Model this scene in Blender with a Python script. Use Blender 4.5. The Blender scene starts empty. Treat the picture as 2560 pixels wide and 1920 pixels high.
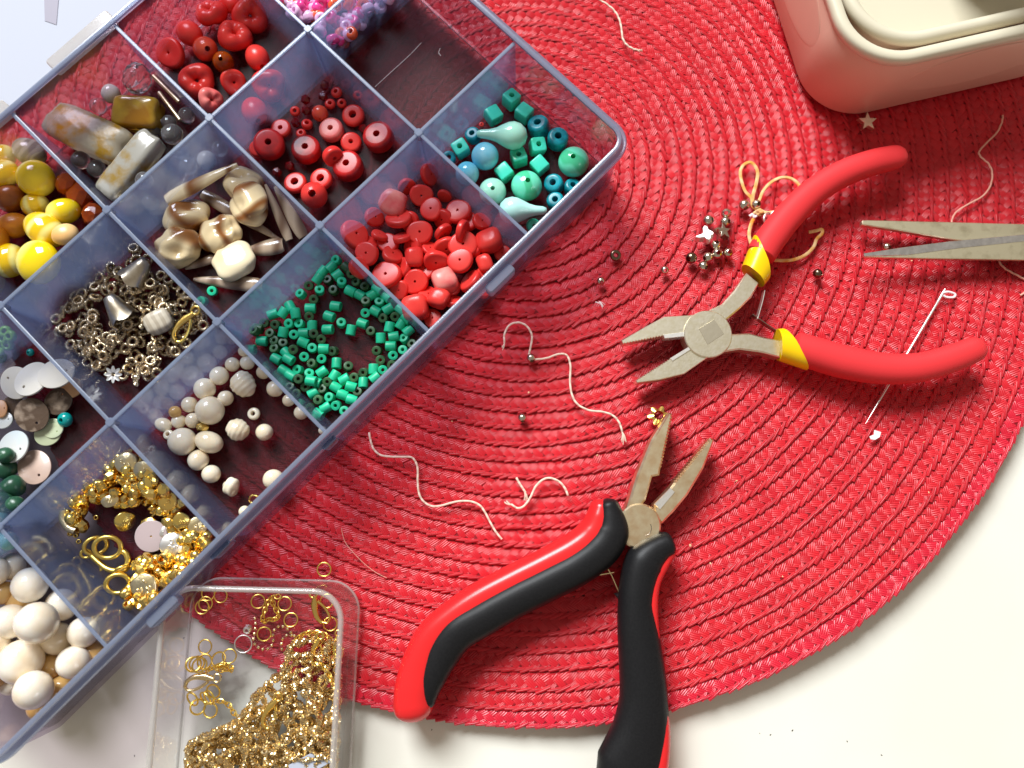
import bpy, math, random
import numpy as np
from mathutils import Vector, Euler, Matrix

random.seed(7); RNG = np.random.default_rng(7)
MM = 0.001
scene = bpy.context.scene
COL = scene.collection

# ------------------------------------------------------------------ camera, world, lamps, exposure
F, NX, NY, CAMH = 1900.0, 1285.0, 1255.0, 255.0     # focal (px of 2560), plumb point in the picture, height in mm
_d = np.array([NX - 1280, -(NY - 960), -F]); _d /= np.linalg.norm(_d)
_z = -_d; _y = np.array([0, 1.0, 0]) - _z * _z[1]; _y /= np.linalg.norm(_y); _x = np.cross(_y, _z)
cam_data = bpy.data.cameras.new('camera'); cam = bpy.data.objects.new('camera', cam_data); COL.objects.link(cam)
cam_data.sensor_width = 36.0; cam_data.lens = F / 2560 * 36.0
cam_data.clip_start = 0.01; cam_data.clip_end = 20.0
R3 = np.stack([_x, _y, _z])
M4 = Matrix(((R3[0][0], R3[0][1], R3[0][2], 0), (R3[1][0], R3[1][1], R3[1][2], 0),
             (R3[2][0], R3[2][1], R3[2][2], CAMH * MM), (0, 0, 0, 1)))
cam.matrix_world = M4
cam_data.dof.use_dof = True; cam_data.dof.focus_distance = 0.252; cam_data.dof.aperture_fstop = 9.0
scene.camera = cam

world = bpy.data.worlds.new('World'); scene.world = world; world.use_nodes = True
bg = world.node_tree.nodes['Background']
bg.inputs[0].default_value = (1.0, 0.88, 0.74, 1); bg.inputs[1].default_value = 0.33

def area(name, loc, target, sx, sy, power, color):
    l = bpy.data.lights.new(name, 'AREA'); l.shape = 'RECTANGLE'; l.size = sx; l.size_y = sy
    l.energy = power; l.color = color
    o = bpy.data.objects.new(name, l); COL.objects.link(o); o.location = loc
    o.rotation_euler = (Vector(target) - Vector(loc)).to_track_quat('-Z', 'Y').to_euler()
    return o
area('window_light', (-0.92, 2.08, 2.12), (0, 0.05, 0), 1.25, 1.25, 165.0, (0.94, 0.97, 1.0))
scene.view_settings.view_transform = 'Standard'; scene.view_settings.look = 'None'
scene.view_settings.exposure = 0.02; scene.view_settings.gamma = 1.0
scene.render.engine = 'CYCLES'
scene.cycles.use_denoising = True; scene.cycles.use_adaptive_sampling = True; scene.cycles.adaptive_threshold = 0.015
scene.cycles.max_bounces = 12; scene.cycles.transparent_max_bounces = 32
scene.cycles.transmission_bounces = 10; scene.cycles.glossy_bounces = 6; scene.cycles.diffuse_bounces = 4
scene.cycles.caustics_reflective = False; scene.cycles.caustics_refractive = False
scene.cycles.sample_clamp_indirect = 6.0

# ------------------------------------------------------------------ helpers
def P(px, py, z=0.0):
    """photograph pixel + height above the mat (mm) -> place on the table in mm"""
    d = np.array([px - 1280, -(py - 960), -F])
    w = R3 @ d
    t = (z - CAMH) / w[2]
    return np.array([w[0] * t, w[1] * t, z])
def PXMM(z=0.0):
    return F / (CAMH - z)
def Q(ox, oy, s):
    return lambda x, y: (ox + x / s, oy + y / s)
S8 = 2212 / 800
z1 = Q(0, 0, S8); z2 = Q(500, 0, S8); z3 = Q(1000, 0, S8); z4 = Q(1760, 0, S8)
z5 = Q(0, 500, S8); z6 = Q(500, 500, S8); z7 = Q(1000, 500, S8); z8 = Q(1760, 500, S8)
y1 = Q(0, 1000, S8); y2 = Q(0, 1320, S8); y3 = Q(500, 1320, S8); y4 = Q(1000, 1000, S8); y5 = Q(1000, 1320, S8)
yg = Q(100, 1100, 2212 / 440); ys = Q(100, 580, 2212 / 440); yc = Q(440, 1420, 2212 / 480)
yd = Q(0, 850, 2212 / 300); yb = Q(1700, 380, 2212 / 400)

def lin(r, g, b):
    f = lambda c: (c / 255 / 12.92) if c / 255 <= 0.04045 else ((c / 255 + 0.055) / 1.055) ** 2.4
    return (f(r), f(g), f(b), 1.0)

def mesh_data(name, verts, faces, mats, smooth=True, mat_idx=None, angle=42):
    me = bpy.data.meshes.new(name)
    v = (np.asarray(verts, dtype=float) * MM).tolist()
    me.from_pydata(v, [], [tuple(int(i) for i in f) for f in faces])
    if not isinstance(mats, (list, tuple)): mats = [mats]
    for m in mats: me.materials.append(m)
    if mat_idx is not None: me.polygons.foreach_set('material_index', np.asarray(mat_idx, dtype=np.int32))
    if smooth:
        me.polygons.foreach_set('use_smooth', np.ones(len(me.polygons), dtype=bool))
        try: me.set_sharp_from_angle(angle=math.radians(angle))
        except Exception: pass
    me.update()
    return me
def obj(name, me, loc=(0, 0, 0), rot=(0, 0, 0), scale=(1, 1, 1), parent=None):
    o = bpy.data.objects.new(name, me); COL.objects.link(o)
    o.location = [c * MM for c in loc]; o.rotation_euler = rot; o.scale = scale
    if parent is not None: o.parent = parent
    return o
def tag(o, label, cat, group=None):
    o['label'] = label; o['category'] = cat
    if group: o['group'] = group
    return o
def empty(name, label, cat, loc=(0, 0, 0), rotz=0.0, group=None):
    o = bpy.data.objects.new(name, None); COL.objects.link(o); o.empty_display_size = 0.005
    o.location = [c * MM for c in loc]; o.rotation_euler = (0, 0, rotz)
    return tag(o, label, cat, group)

class G:
    """geometry bag: verts in mm, faces, material index"""
    def __init__(s): s.v = []; s.f = []; s.m = []
    def add(s, v, f, m=0):
        n = len(s.v); s.v.extend([tuple(p) for p in v]); s.f.extend([tuple(i + n for i in q) for q in f]); s.m.extend([m] * len(f)); return s
    def mesh(s, name, mats, smooth=True, angle=42): return mesh_data(name, s.v, s.f, mats, smooth, s.m, angle)

def lathe(prof, n=24, closed=True, sq=None, cap=False):
    """closed=True: profile is a loop (bead with a hole). sq: per point squareness 0..1"""
    v = []; f = []; k = len(prof)
    for i in range(n):
        a = 2 * math.pi * i / n; ca, sa = math.cos(a), math.sin(a)
        for j, (r, z) in enumerate(prof):
            e = 1.0
            if sq:
                q = sq[j]; m = 1.0 / max(abs(ca), abs(sa)); p = 7.0
                m = (abs(ca) ** p + abs(sa) ** p) ** (-1 / p); e = 1 + (m - 1) * q
            v.append((r * e * ca, r * e * sa, z))
    for i in range(n):
        i2 = (i + 1) % n
        for j in range(k if closed else k - 1):
            j2 = (j + 1) % k
            f.append((i * k + j, i2 * k + j, i2 * k + j2, i * k + j2))
    return v, f
def bead_prof(ro, h, hole, rnd, n=5):
    """rounded-rect section between hole radius and outer radius"""
    pts = []; zc = h / 2 - rnd; rc = ro - rnd
    for i in range(n + 1):
        a = -math.pi / 2 + math.pi / 2 * i / n; pts.append((rc + rnd * math.cos(a), -zc + rnd * math.sin(a)))
    for i in range(n + 1):
        a = math.pi / 2 * i / n; pts.append((rc + rnd * math.cos(a), zc + rnd * math.sin(a)))
    b = min(0.18, hole * 0.3)
    pts += [(hole + b, h / 2), (hole, h / 2 - b), (hole, -h / 2 + b), (hole + b, -h / 2)]
    return pts
def ball_prof(r, hole, n=12, sz=1.0):
    a0 = math.asin(min(0.95, hole / r)); pts = []
    for i in range(n + 1):
        a = -math.pi / 2 + a0 + (math.pi - 2 * a0) * i / n
        pts.append((r * math.cos(a), r * sz * math.sin(a)))
    zz = pts[-1][1]
    pts += [(hole * 0.92, zz * 0.8), (hole * 0.92, -zz * 0.8)]
    return pts
def torus(R, r, n=24, k=8, sx=1.0, gap=0.0):
    v = []; f = []
    for i in range(n):
        a = 2 * math.pi * i / n
        for j in range(k):
            b = 2 * math.pi * j / k
            v.append(((R + r * math.cos(b)) * math.cos(a) * sx, (R + r * math.cos(b)) * math.sin(a), r * math.sin(b)))
    for i in range(n):
        for j in range(k): f.append((i * k + j, ((i + 1) % n) * k + j, ((i + 1) % n) * k + (j + 1) % k, i * k + (j + 1) % k))
    return v, f
def ribbed(R=2.3, r=0.86, n=16):
    v = []; f = []; k = 8; N = n * 4
    for i in range(N):
        a = 2 * math.pi * i / N; rr = r * (1.0 if (i % 4) in (1, 2) else 0.55)
        for j in range(k):
            b = 2 * math.pi * j / k
            v.append(((R - r + rr * math.cos(b)) * math.cos(a), (R - r + rr * math.cos(b)) * math.sin(a), 1.05 * rr * math.sin(b)))
    for i in range(N):
        for j in range(k): f.append((i * k + j, ((i + 1) % N) * k + j, ((i + 1) % N) * k + (j + 1) % k, i * k + (j + 1) % k))
    return v, f
_ico = {}
def ico(sub=3):
    if sub not in _ico:
        import bmesh
        bm = bmesh.new(); bmesh.ops.create_icosphere(bm, subdivisions=sub, radius=1.0)
        bm.verts.ensure_lookup_table(); _ico[sub] = (np.array([v.co[:] for v in bm.verts]), [tuple(v.index for v in fa.verts) for fa in bm.faces]); bm.free()
    return _ico[sub]
def pebble(sx, sy, sz, amp=0.12, seed=0, sub=3, freq=1.6, boxy=0.0):
    v, f = ico(sub); v = v.copy(); r = np.random.default_rng(seed)
    if boxy:
        p = 2 + boxy * 4; n = (np.abs(v) ** p).sum(1) ** (-1 / p); v = v * n[:, None]
    d = np.zeros(len(v))
    for o in range(4):
        k = r.normal(size=3) * freq * (1 + o * 0.7); d += np.sin(v @ k + r.uniform(0, 6.28)) / (1 + o * 0.6)
    v = v * (1 + amp * d / 1.6)[:, None] * np.array([sx, sy, sz])
    return v, f
def catmull(pts, n=8):
    pts = [np.asarray(p, float) for p in pts]
    ext = [2 * pts[0] - pts[1]] + pts + [2 * pts[-1] - pts[-2]]; out = []
    for i in range(1, len(ext) - 2):
        p0, p1, p2, p3 = ext[i - 1:i + 3]
        for k in range(n):
            t = k / n
            out.append(0.5 * (2 * p1 + (p2 - p0) * t + (2 * p0 - 5 * p1 + 4 * p2 - p3) * t * t + (3 * p1 - p0 - 3 * p2 + p3) * t ** 3))
    out.append(pts[-1]); return np.array(out)
def tube(path, rw, rh=None, k=10, closed=False, power=2.0, capr=True):
    path = np.asarray(path, float); n = len(path)
    rw = np.full(n, rw, float) if np.isscalar(rw) else np.asarray(rw, float)
    rh = rw if rh is None else (np.full(n, rh, float) if np.isscalar(rh) else np.asarray(rh, float))
    v = []; f = []
    T = np.gradient(path, axis=0) if not closed else (np.roll(path, -1, 0) - np.roll(path, 1, 0))
    T /= np.linalg.norm(T, axis=1)[:, None] + 1e-12
    for i in range(n):
        t = T[i]; up = np.array([0, 0, 1.0])
        if abs(t[2]) > 0.92: up = np.array([0, 1.0, 0])
        s = np.cross(t, up); s /= np.linalg.norm(s); u = np.cross(s, t)
        for j in range(k):
            b = 2 * math.pi * j / k; c, d = math.cos(b), math.sin(b)
            e = 2.0 / power
            c = math.copysign(abs(c) ** e, c); d = math.copysign(abs(d) ** e, d)
            v.append(path[i] + s * rw[i] * c + u * rh[i] * d)
    for i in range(n if closed else n - 1):
        i2 = (i + 1) % n
        for j in range(k): f.append((i * k + j, i * k + (j + 1) % k, i2 * k + (j + 1) % k, i2 * k + j))
    if not closed:
        f.append(tuple(range(k))[::-1]); f.append(tuple((n - 1) * k + j for j in range(k)))
    return v, f
def round_ends(w, n, a=3, b=3):
    """taper factors that round off the two ends of a swept grip"""
    w = np.array(w, float)
    for i in range(a): w[i] *= math.sqrt(max(0.02, 1 - ((a - i) / a) ** 2))
    for i in range(b): w[n - 1 - i] *= math.sqrt(max(0.02, 1 - ((b - i) / b) ** 2))
    return w
def prism(poly, z0, z1, bev=0.0, top_scale=None):
    """extruded outline (list of xy or xyz in mm) with a small top/bottom bevel"""
    p = np.array([q[:2] for q in poly], float); n = len(p)
    ar = 0.5 * np.sum(p[:, 0] * np.roll(p[:, 1], -1) - np.roll(p[:, 0], -1) * p[:, 1])
    if ar < 0: p = p[::-1]
    e = np.roll(p, -1, 0) - p; e /= np.linalg.norm(e, axis=1)[:, None] + 1e-9
    nr = np.stack([e[:, 1], -e[:, 0]], 1); m = nr + np.roll(nr, 1, 0); m /= np.linalg.norm(m, axis=1)[:, None] + 1e-9
    inn = p - m * bev
    rings = [(inn, z0), (p, z0 + bev), (p, z1 - bev), (inn, z1)] if bev > 0 else [(p, z0), (p, z1)]
    v = []; f = []
    for q, z in rings: v += [(a, b, z) for a, b in q]
    for r in range(len(rings) - 1):
        for j in range(n): f.append((r * n + j, r * n + (j + 1) % n, (r + 1) * n + (j + 1) % n, (r + 1) * n + j))
    f.append(tuple(range(n))[::-1]); f.append(tuple((len(rings) - 1) * n + j for j in range(n)))
    return v, f
def rrect(x0, x1, y0, y1, r, seg=8):
    pts = []
    for cx, cy, a0 in ((x1 - r, y0 + r, -90), (x1 - r, y1 - r, 0), (x0 + r, y1 - r, 90), (x0 + r, y0 + r, 180)):
        for i in range(seg + 1):
            a = math.radians(a0 + 90 * i / seg); pts.append((cx + r * math.cos(a), cy + r * math.sin(a)))
    return pts
def rr_sweep(x0, x1, y0, y1, R, prof, seg=8):
    """closed profile (outward offset d, z) swept round a rounded rectangle"""
    v = []; f = []; k = len(prof); n = 4 * (seg + 1)
    for d, z in prof:
        for q in rrect(x0 - d, x1 + d, y0 - d, y1 + d, max(0.3, R + d), seg): v.append((q[0], q[1], z))
    for j in range(k):
        j2 = (j + 1) % k
        for i in range(n): f.append((j * n + i, j * n + (i + 1) % n, j2 * n + (i + 1) % n, j2 * n + i))
    return v, f
def box(x0, x1, y0, y1, z0, z1):
    v = [(x0, y0, z0), (x1, y0, z0), (x1, y1, z0), (x0, y1, z0), (x0, y0, z1), (x1, y0, z1), (x1, y1, z1), (x0, y1, z1)]
    return v, [(3, 2, 1, 0), (4, 5, 6, 7), (0, 1, 5, 4), (1, 2, 6, 5), (2, 3, 7, 6), (3, 0, 4, 7)]
def xf(vf, loc=(0, 0, 0), rot=(0, 0, 0), sc=1.0):
    v, f = vf; m = np.array(Euler(rot).to_matrix()); v = (np.asarray(v, float) * sc) @ m.T + np.asarray(loc, float); return v, f

# ------------------------------------------------------------------ materials
def principled(name, color, rough=0.4, metal=0.0, color2=None, nscale=400.0, spec=0.5, coat=0.0, trans=0.0, ior=1.45,
               rnd=0.0, bump=0.0, bscale=900.0, sub=0.0, detail=3.0, contrast=(0.35, 0.65), wave=None, sat=0.0):
    m = bpy.data.materials.new(name); m.use_nodes = True; nt = m.node_tree; b = nt.nodes['Principled BSDF']
    b.inputs['Base Color'].default_value = color; b.inputs['Roughness'].default_value = rough; b.inputs['Metallic'].default_value = metal
    b.inputs['Specular IOR Level'].default_value = spec; b.inputs['Coat Weight'].default_value = coat; b.inputs['Coat Roughness'].default_value = 0.08
    b.inputs['Transmission Weight'].default_value = trans; b.inputs['IOR'].default_value = ior
    if sub:
        b.inputs['Subsurface Weight'].default_value = sub; b.inputs['Subsurface Scale'].default_value = 0.0015
        b.inputs['Subsurface Radius'].default_value = (1, 0.7, 0.5)
    tc = nt.nodes.new('ShaderNodeTexCoord'); oi = nt.nodes.new('ShaderNodeObjectInfo')
    src = None
    if color2 is not None:
        if wave:
            n = nt.nodes.new('ShaderNodeTexWave'); n.inputs['Scale'].default_value = nscale; n.inputs['Distortion'].default_value = wave
            n.inputs['Detail'].default_value = 2; n.inputs['Detail Scale'].default_value = 1.2; out = n.outputs['Fac']
        else:
            n = nt.nodes.new('ShaderNodeTexNoise'); n.inputs['Scale'].default_value = nscale; n.inputs['Detail'].default_value = detail; out = n.outputs['Fac']
        add = nt.nodes.new('ShaderNodeVectorMath'); add.operation = 'ADD'
        comb = nt.nodes.new('ShaderNodeCombineXYZ')
        for i in range(3): nt.links.new(oi.outputs['Random'], comb.inputs[i])
        nt.links.new(tc.outputs['Object'], add.inputs[0]); nt.links.new(comb.outputs[0], add.inputs[1]); nt.links.new(add.outputs[0], n.inputs['Vector'])
        ramp = nt.nodes.new('ShaderNodeValToRGB'); ramp.color_ramp.elements[0].position = contrast[0]; ramp.color_ramp.elements[1].position = contrast[1]
        ramp.color_ramp.elements[0].color = color; ramp.color_ramp.elements[1].color = color2
        nt.links.new(out, ramp.inputs[0]); src = ramp.outputs[0]
    if rnd:
        hsv = nt.nodes.new('ShaderNodeHueSaturation')
        mr = nt.nodes.new('ShaderNodeMapRange'); mr.inputs[3].default_value = 1 - rnd; mr.inputs[4].default_value = 1 + rnd
        nt.links.new(oi.outputs['Random'], mr.inputs[0]); nt.links.new(mr.outputs[0], hsv.inputs['Value'])
        if src is None: hsv.inputs['Color'].default_value = color
        else: nt.links.new(src, hsv.inputs['Color'])
        src = hsv.outputs[0]
    if src is not None: nt.links.new(src, b.inputs['Base Color'])
    if bump:
        n2 = nt.nodes.new('ShaderNodeTexNoise'); n2.inputs['Scale'].default_value = bscale; n2.inputs['Detail'].default_value = 3
        nt.links.new(tc.outputs['Object'], n2.inputs['Vector'])
        bp = nt.nodes.new('ShaderNodeBump'); bp.inputs['Strength'].default_value = bump; bp.inputs['Distance'].default_value = 0.0003
        nt.links.new(n2.outputs['Fac'], bp.inputs['Height']); nt.links.new(bp.outputs[0], b.inputs['Normal'])
    return m
def thin_plastic(name, tint, body, opac, rough=0.12, transl=0.5, ior=1.5, smudge=0.0):
    """see-through thin plastic: tinted clear + cloudy body that scatters light + gloss"""
    m = bpy.data.materials.new(name); m.use_nodes = True; nt = m.node_tree
    nt.nodes.remove(nt.nodes['Principled BSDF']); out = nt.nodes['Material Output']
    tr = nt.nodes.new('ShaderNodeBsdfTransparent'); tr.inputs[0].default_value = tint
    df = nt.nodes.new('ShaderNodeBsdfDiffuse'); df.inputs[0].default_value = body
    tl = nt.nodes.new('ShaderNodeBsdfTranslucent'); tl.inputs[0].default_value = body
    mx = nt.nodes.new('ShaderNodeMixShader'); mx.inputs[0].default_value = transl
    nt.links.new(df.outputs[0], mx.inputs[1]); nt.links.new(tl.outputs[0], mx.inputs[2])
    m2 = nt.nodes.new('ShaderNodeMixShader'); m2.inputs[0].default_value = opac
    nt.links.new(tr.outputs[0], m2.inputs[1]); nt.links.new(mx.outputs[0], m2.inputs[2])
    if smudge:
        tc = nt.nodes.new('ShaderNodeTexCoord'); n = nt.nodes.new('ShaderNodeTexNoise'); n.inputs['Scale'].default_value = 60; n.inputs['Detail'].default_value = 5
        mr = nt.nodes.new('ShaderNodeMapRange'); mr.inputs[1].default_value = 0.3; mr.inputs[2].default_value = 0.75
        mr.inputs[3].default_value = max(0, opac - smudge); mr.inputs[4].default_value = opac + smudge
        nt.links.new(tc.outputs['Object'], n.inputs['Vector']); nt.links.new(n.outputs['Fac'], mr.inputs[0]); nt.links.new(mr.outputs[0], m2.inputs[0])
    gl = nt.nodes.new('ShaderNodeBsdfGlossy'); gl.inputs['Roughness'].default_value = rough; gl.inputs[0].default_value = (1, 1, 1, 1)
    fr = nt.nodes.new('ShaderNodeFresnel'); fr.inputs[0].default_value = ior
    mn = nt.nodes.new('ShaderNodeMath'); mn.operation = 'MINIMUM'; mn.inputs[1].default_value = 0.16; nt.links.new(fr.outputs[0], mn.inputs[0])
    m3 = nt.nodes.new('ShaderNodeMixShader'); nt.links.new(mn.outputs[0], m3.inputs[0])
    nt.links.new(m2.outputs[0], m3.inputs[1]); nt.links.new(gl.outputs[0], m3.inputs[2]); nt.links.new(m3.outputs[0], out.inputs[0])
    return m

def straw_material(name, c1, c2, rough):
    m = bpy.data.materials.new(name); m.use_nodes = True; nt = m.node_tree; b = nt.nodes['Principled BSDF']
    at = nt.nodes.new('ShaderNodeAttribute'); at.attribute_name = 'strand'       # x across, y along, z random
    sep = nt.nodes.new('ShaderNodeSeparateXYZ'); nt.links.new(at.outputs['Vector'], sep.inputs[0])
    mul = nt.nodes.new('ShaderNodeMath'); mul.operation = 'MULTIPLY_ADD'; mul.inputs[1].default_value = 11.0
    nt.links.new(sep.outputs[0], mul.inputs[0]); nt.links.new(sep.outputs[2], mul.inputs[2])
    sn = nt.nodes.new('ShaderNodeMath'); sn.operation = 'SINE'; nt.links.new(mul.outputs[0], sn.inputs[0])
    mix = nt.nodes.new('ShaderNodeMix'); mix.data_type = 'RGBA'; mix.inputs[6].default_value = c1; mix.inputs[7].default_value = c2
    fr = nt.nodes.new('ShaderNodeMath'); fr.operation = 'FRACT'; nt.links.new(sep.outputs[2], fr.inputs[0])
    nt.links.new(fr.outputs[0], mix.inputs[0]); nt.links.new(mix.outputs[2], b.inputs['Base Color'])
    bp = nt.nodes.new('ShaderNodeBump'); bp.inputs['Strength'].default_value = 0.45; bp.inputs['Distance'].default_value = 0.00015
    nt.links.new(sn.outputs[0], bp.inputs['Height']); nt.links.new(bp.outputs[0], b.inputs['Normal'])
    b.inputs['Roughness'].default_value = rough; b.inputs['Specular IOR Level'].default_value = 0.4
    return m

MAT = {}
MAT['table'] = principled('table_top', lin(238, 236, 224), 0.35, color2=lin(234, 231, 217), nscale=14, spec=0.4)
MAT['straw'] = straw_material('red_straw', lin(212, 32, 44), lin(194, 24, 38), 0.36)
MAT['straw_edge_sheen'] = straw_material('red_straw_edge_sheen', lin(214, 34, 56), lin(198, 27, 48), 0.28)  # pink highlight of the outer row mixed into its straw colour
MAT['straw_base'] = principled('red_straw_base', lin(146, 16, 26), 0.7)
MAT['box'] = thin_plastic('blue_grey_plastic', (0.80, 0.75, 0.82, 1), (0.24, 0.28, 0.44, 1), 0.06, smudge=0.02, rough=0.2, ior=1.35)
MAT['box_floor'] = thin_plastic('blue_grey_floor', (0.65, 0.62, 0.66, 1), (0.30, 0.25, 0.26, 1), 0.06, smudge=0.02, rough=0.45, ior=1.15)
MAT['box_div'] = thin_plastic('blue_grey_divider', (0.87, 0.89, 0.95, 1), (0.32, 0.42, 0.68, 1), 0.23, transl=0.6, smudge=0.06)
MAT['box_edge'] = thin_plastic('blue_grey_edge', (0.70, 0.75, 0.86, 1), (0.45, 0.52, 0.67, 1), 0.48, rough=0.2, ior=1.38, transl=0.4)
MAT['clear'] = thin_plastic('clear_plastic', (0.985, 0.985, 0.985, 1), (0.85, 0.83, 0.8, 1), 0.025, rough=0.08, smudge=0.02, ior=1.25)
MAT['clear_edge'] = thin_plastic('clear_plastic_edge', (0.93, 0.93, 0.93, 1), (0.8, 0.77, 0.72, 1), 0.42, rough=0.1, transl=0.3)
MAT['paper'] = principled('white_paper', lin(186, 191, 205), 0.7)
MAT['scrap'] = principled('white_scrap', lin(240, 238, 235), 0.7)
MAT['steel'] = principled('brushed_steel', (0.90, 0.83, 0.62, 1), 0.36, 1.0, color2=(0.98, 0.92, 0.74, 1), nscale=700, bump=0.12, bscale=1500)
MAT['steel_brass'] = principled('worn_brassy_steel', (0.84, 0.63, 0.38, 1), 0.36, 1.0, color2=(0.97, 0.84, 0.58, 1), nscale=300, bump=0.15, bscale=900, detail=6)
MAT['steel_dark'] = principled('dark_steel', (0.30, 0.25, 0.20, 1), 0.3, 1.0)
MAT['steel_bright'] = principled('bright_steel', (0.93, 0.91, 0.86, 1), 0.42, 1.0, bump=0.1)
MAT['blade'] = principled('scissor_blade_steel', (0.92, 0.86, 0.62, 1), 0.4, 1.0, color2=(0.58, 0.51, 0.33, 1), nscale=260, bump=0.1, detail=6, contrast=(0.5, 0.85))
MAT['blade_bevel'] = principled('scissor_bevel_steel', (0.88, 0.88, 0.88, 1), 0.3, 1.0, color2=(0.7, 0.7, 0.7, 1), nscale=500, bump=0.15)
MAT['grip_red'] = principled('red_rubber', lin(224, 54, 58), 0.6, spec=0.3, bump=0.08, bscale=2500)
MAT['grip_red_gloss'] = principled('red_gloss_plastic', lin(232, 40, 42), 0.25, spec=0.5)
MAT['grip_black'] = principled('black_rubber', (0.008, 0.008, 0.009, 1), 0.42, spec=0.28, color2=(0.012, 0.012, 0.013, 1), nscale=1800, bump=0.12, bscale=4000)
MAT['cuff'] = principled('yellow_plastic', lin(250, 205, 10), 0.25, spec=0.5)
MAT['thread'] = principled('cream_thread', lin(240, 216, 196), 0.7)
MAT['thread_pink'] = principled('pinkish_thread', lin(232, 170, 150), 0.7)
MAT['thread_orange'] = principled('orange_thread', lin(222, 150, 48), 0.65, color2=lin(240, 205, 150), nscale=350)
MAT['cream'] = principled('cream_plastic', lin(232, 182, 162), 0.4, spec=0.45)
MAT['cream_in'] = principled('cream_tray_plastic', lin(218, 210, 186), 0.35, spec=0.45)
MAT['gold'] = principled('polished_gold', (1.0, 0.70, 0.20, 1), 0.24, 1.0, rnd=0.12, bump=0.15, bscale=700)
MAT['gold_pale'] = principled('pale_gold', (1.0, 0.84, 0.48, 1), 0.32, 1.0, bump=0.8, bscale=520)
MAT['gold_chain'] = principled('antique_gold_chain', (0.88, 0.71, 0.40, 1), 0.27, 1.0)
MAT['gold_wire'] = principled('yellow_gold_wire', (1.0, 0.72, 0.17, 1), 0.32, 1.0)
MAT['pewter'] = principled('antique_pewter', (0.64, 0.54, 0.39, 1), 0.24, 1.0, rnd=0.15)
MAT['silver'] = principled('silver_bead', (0.66, 0.60, 0.50, 1), 0.2, 1.0)
MAT['bronze'] = principled('dark_bronze', (0.22, 0.16, 0.11, 1), 0.22, 1.0)
MAT['white_metal'] = principled('white_metal', (0.97, 0.96, 0.93, 1), 0.42, 1.0)
MAT['pearl'] = principled('ivory_pearl', lin(250, 240, 218), 0.2, color2=lin(240, 222, 188), nscale=140, coat=1.0, rnd=0.05, sub=0.15, bump=0.05)
MAT['pearl_gold'] = principled('golden_pearl', lin(214, 172, 104), 0.28, color2=lin(196, 150, 88), nscale=140, coat=0.5, rnd=0.06)
MAT['pearl_white'] = principled('white_pearl', lin(250, 244, 232), 0.14, color2=lin(236, 216, 184), nscale=90, coat=1.0, rnd=0.03, sub=0.15)
MAT['green'] = principled('green_stone', lin(28, 186, 136), 0.4, color2=lin(42, 206, 156), nscale=330, rnd=0.16)
MAT['green_dark'] = principled('olive_green_stone', lin(62, 104, 62), 0.4, color2=lin(40, 78, 48), nscale=330, rnd=0.2)
MAT['coral'] = principled('red_coral', lin(218, 48, 44), 0.28, color2=lin(230, 64, 56), nscale=150, rnd=0.07, spec=0.4)
MAT['coral_pink'] = principled('pink_coral', lin(222, 92, 92), 0.32, color2=lin(234, 140, 130), nscale=190, spec=0.4)
MAT['coral_orange'] = principled('orange_red_coral', lin(212, 62, 40), 0.24, color2=lin(226, 82, 56), nscale=140, rnd=0.06, coat=0.3)
MAT['red_vein'] = principled('veined_red_stone', lin(196, 34, 34), 0.3, color2=lin(86, 22, 26), nscale=130, contrast=(0.48, 0.72), spec=0.4)
MAT['red_glass'] = principled('dark_red_glass', lin(150, 14, 22), 0.1, trans=0.6)
MAT['teal'] = principled('teal_bead', lin(16, 164, 178), 0.3, color2=lin(6, 104, 116), nscale=300, rnd=0.08)
MAT['teal_bright'] = principled('bright_teal_bead', lin(0, 158, 152), 0.22, coat=0.4)
MAT['turq'] = principled('turquoise_cube', lin(72, 226, 196), 0.24, color2=lin(52, 160, 112), nscale=170, contrast=(0.5, 0.85), rnd=0.06)
MAT['turq_marble'] = principled('marbled_turquoise', lin(110, 228, 190), 0.16, color2=lin(74, 200, 148), nscale=45, wave=6, coat=0.4)
MAT['mint'] = principled('mint_glass', lin(168, 232, 208), 0.13, color2=lin(172, 232, 212), nscale=90, coat=0.5, sub=0.1)
MAT['aqua'] = principled('pale_aqua_glass', lin(168, 232, 222), 0.15, color2=lin(190, 240, 232), nscale=90, coat=0.5)
MAT['sky'] = principled('sky_blue_glass', lin(72, 196, 228), 0.13, color2=lin(150, 214, 232), nscale=110, coat=0.5)
MAT['yellow'] = principled('yellow_glass', lin(246, 214, 14), 0.08, color2=lin(250, 236, 120), nscale=22, wave=2, coat=1.0, contrast=(0.6, 1.1))
MAT['yellow_stripe'] = principled('striped_yellow_glass', lin(240, 196, 12), 0.1, color2=lin(250, 238, 140), nscale=62, wave=1.0, coat=1.0, contrast=(0.45, 1.0))
MAT['amber'] = principled('amber_glass', lin(206, 92, 16), 0.12, trans=0.45, color2=lin(180, 64, 10), nscale=120)
MAT['ochre'] = principled('ochre_stone', lin(214, 142, 36), 0.3, color2=lin(176, 96, 22), nscale=160)
MAT['brown_stone'] = principled('brown_stone', lin(112, 58, 24), 0.25, color2=lin(150, 84, 34), nscale=140)
MAT['peach'] = principled('peach_stone', lin(234, 182, 110), 0.3, color2=lin(240, 200, 140), nscale=120)
MAT['grey_shell'] = principled('grey_shell', lin(176, 166, 146), 0.25, color2=lin(136, 122, 104), nscale=110, wave=4, coat=0.3)
MAT['shell'] = principled('cream_brown_shell', lin(240, 216, 168), 0.16, color2=lin(140, 86, 36), nscale=30, wave=8, coat=0.5, contrast=(0.5, 1.1))
MAT['shell_light'] = principled('ivory_shell', lin(244, 228, 190), 0.2, color2=lin(224, 190, 130), nscale=80, coat=0.4, contrast=(0.5, 0.9))
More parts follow.
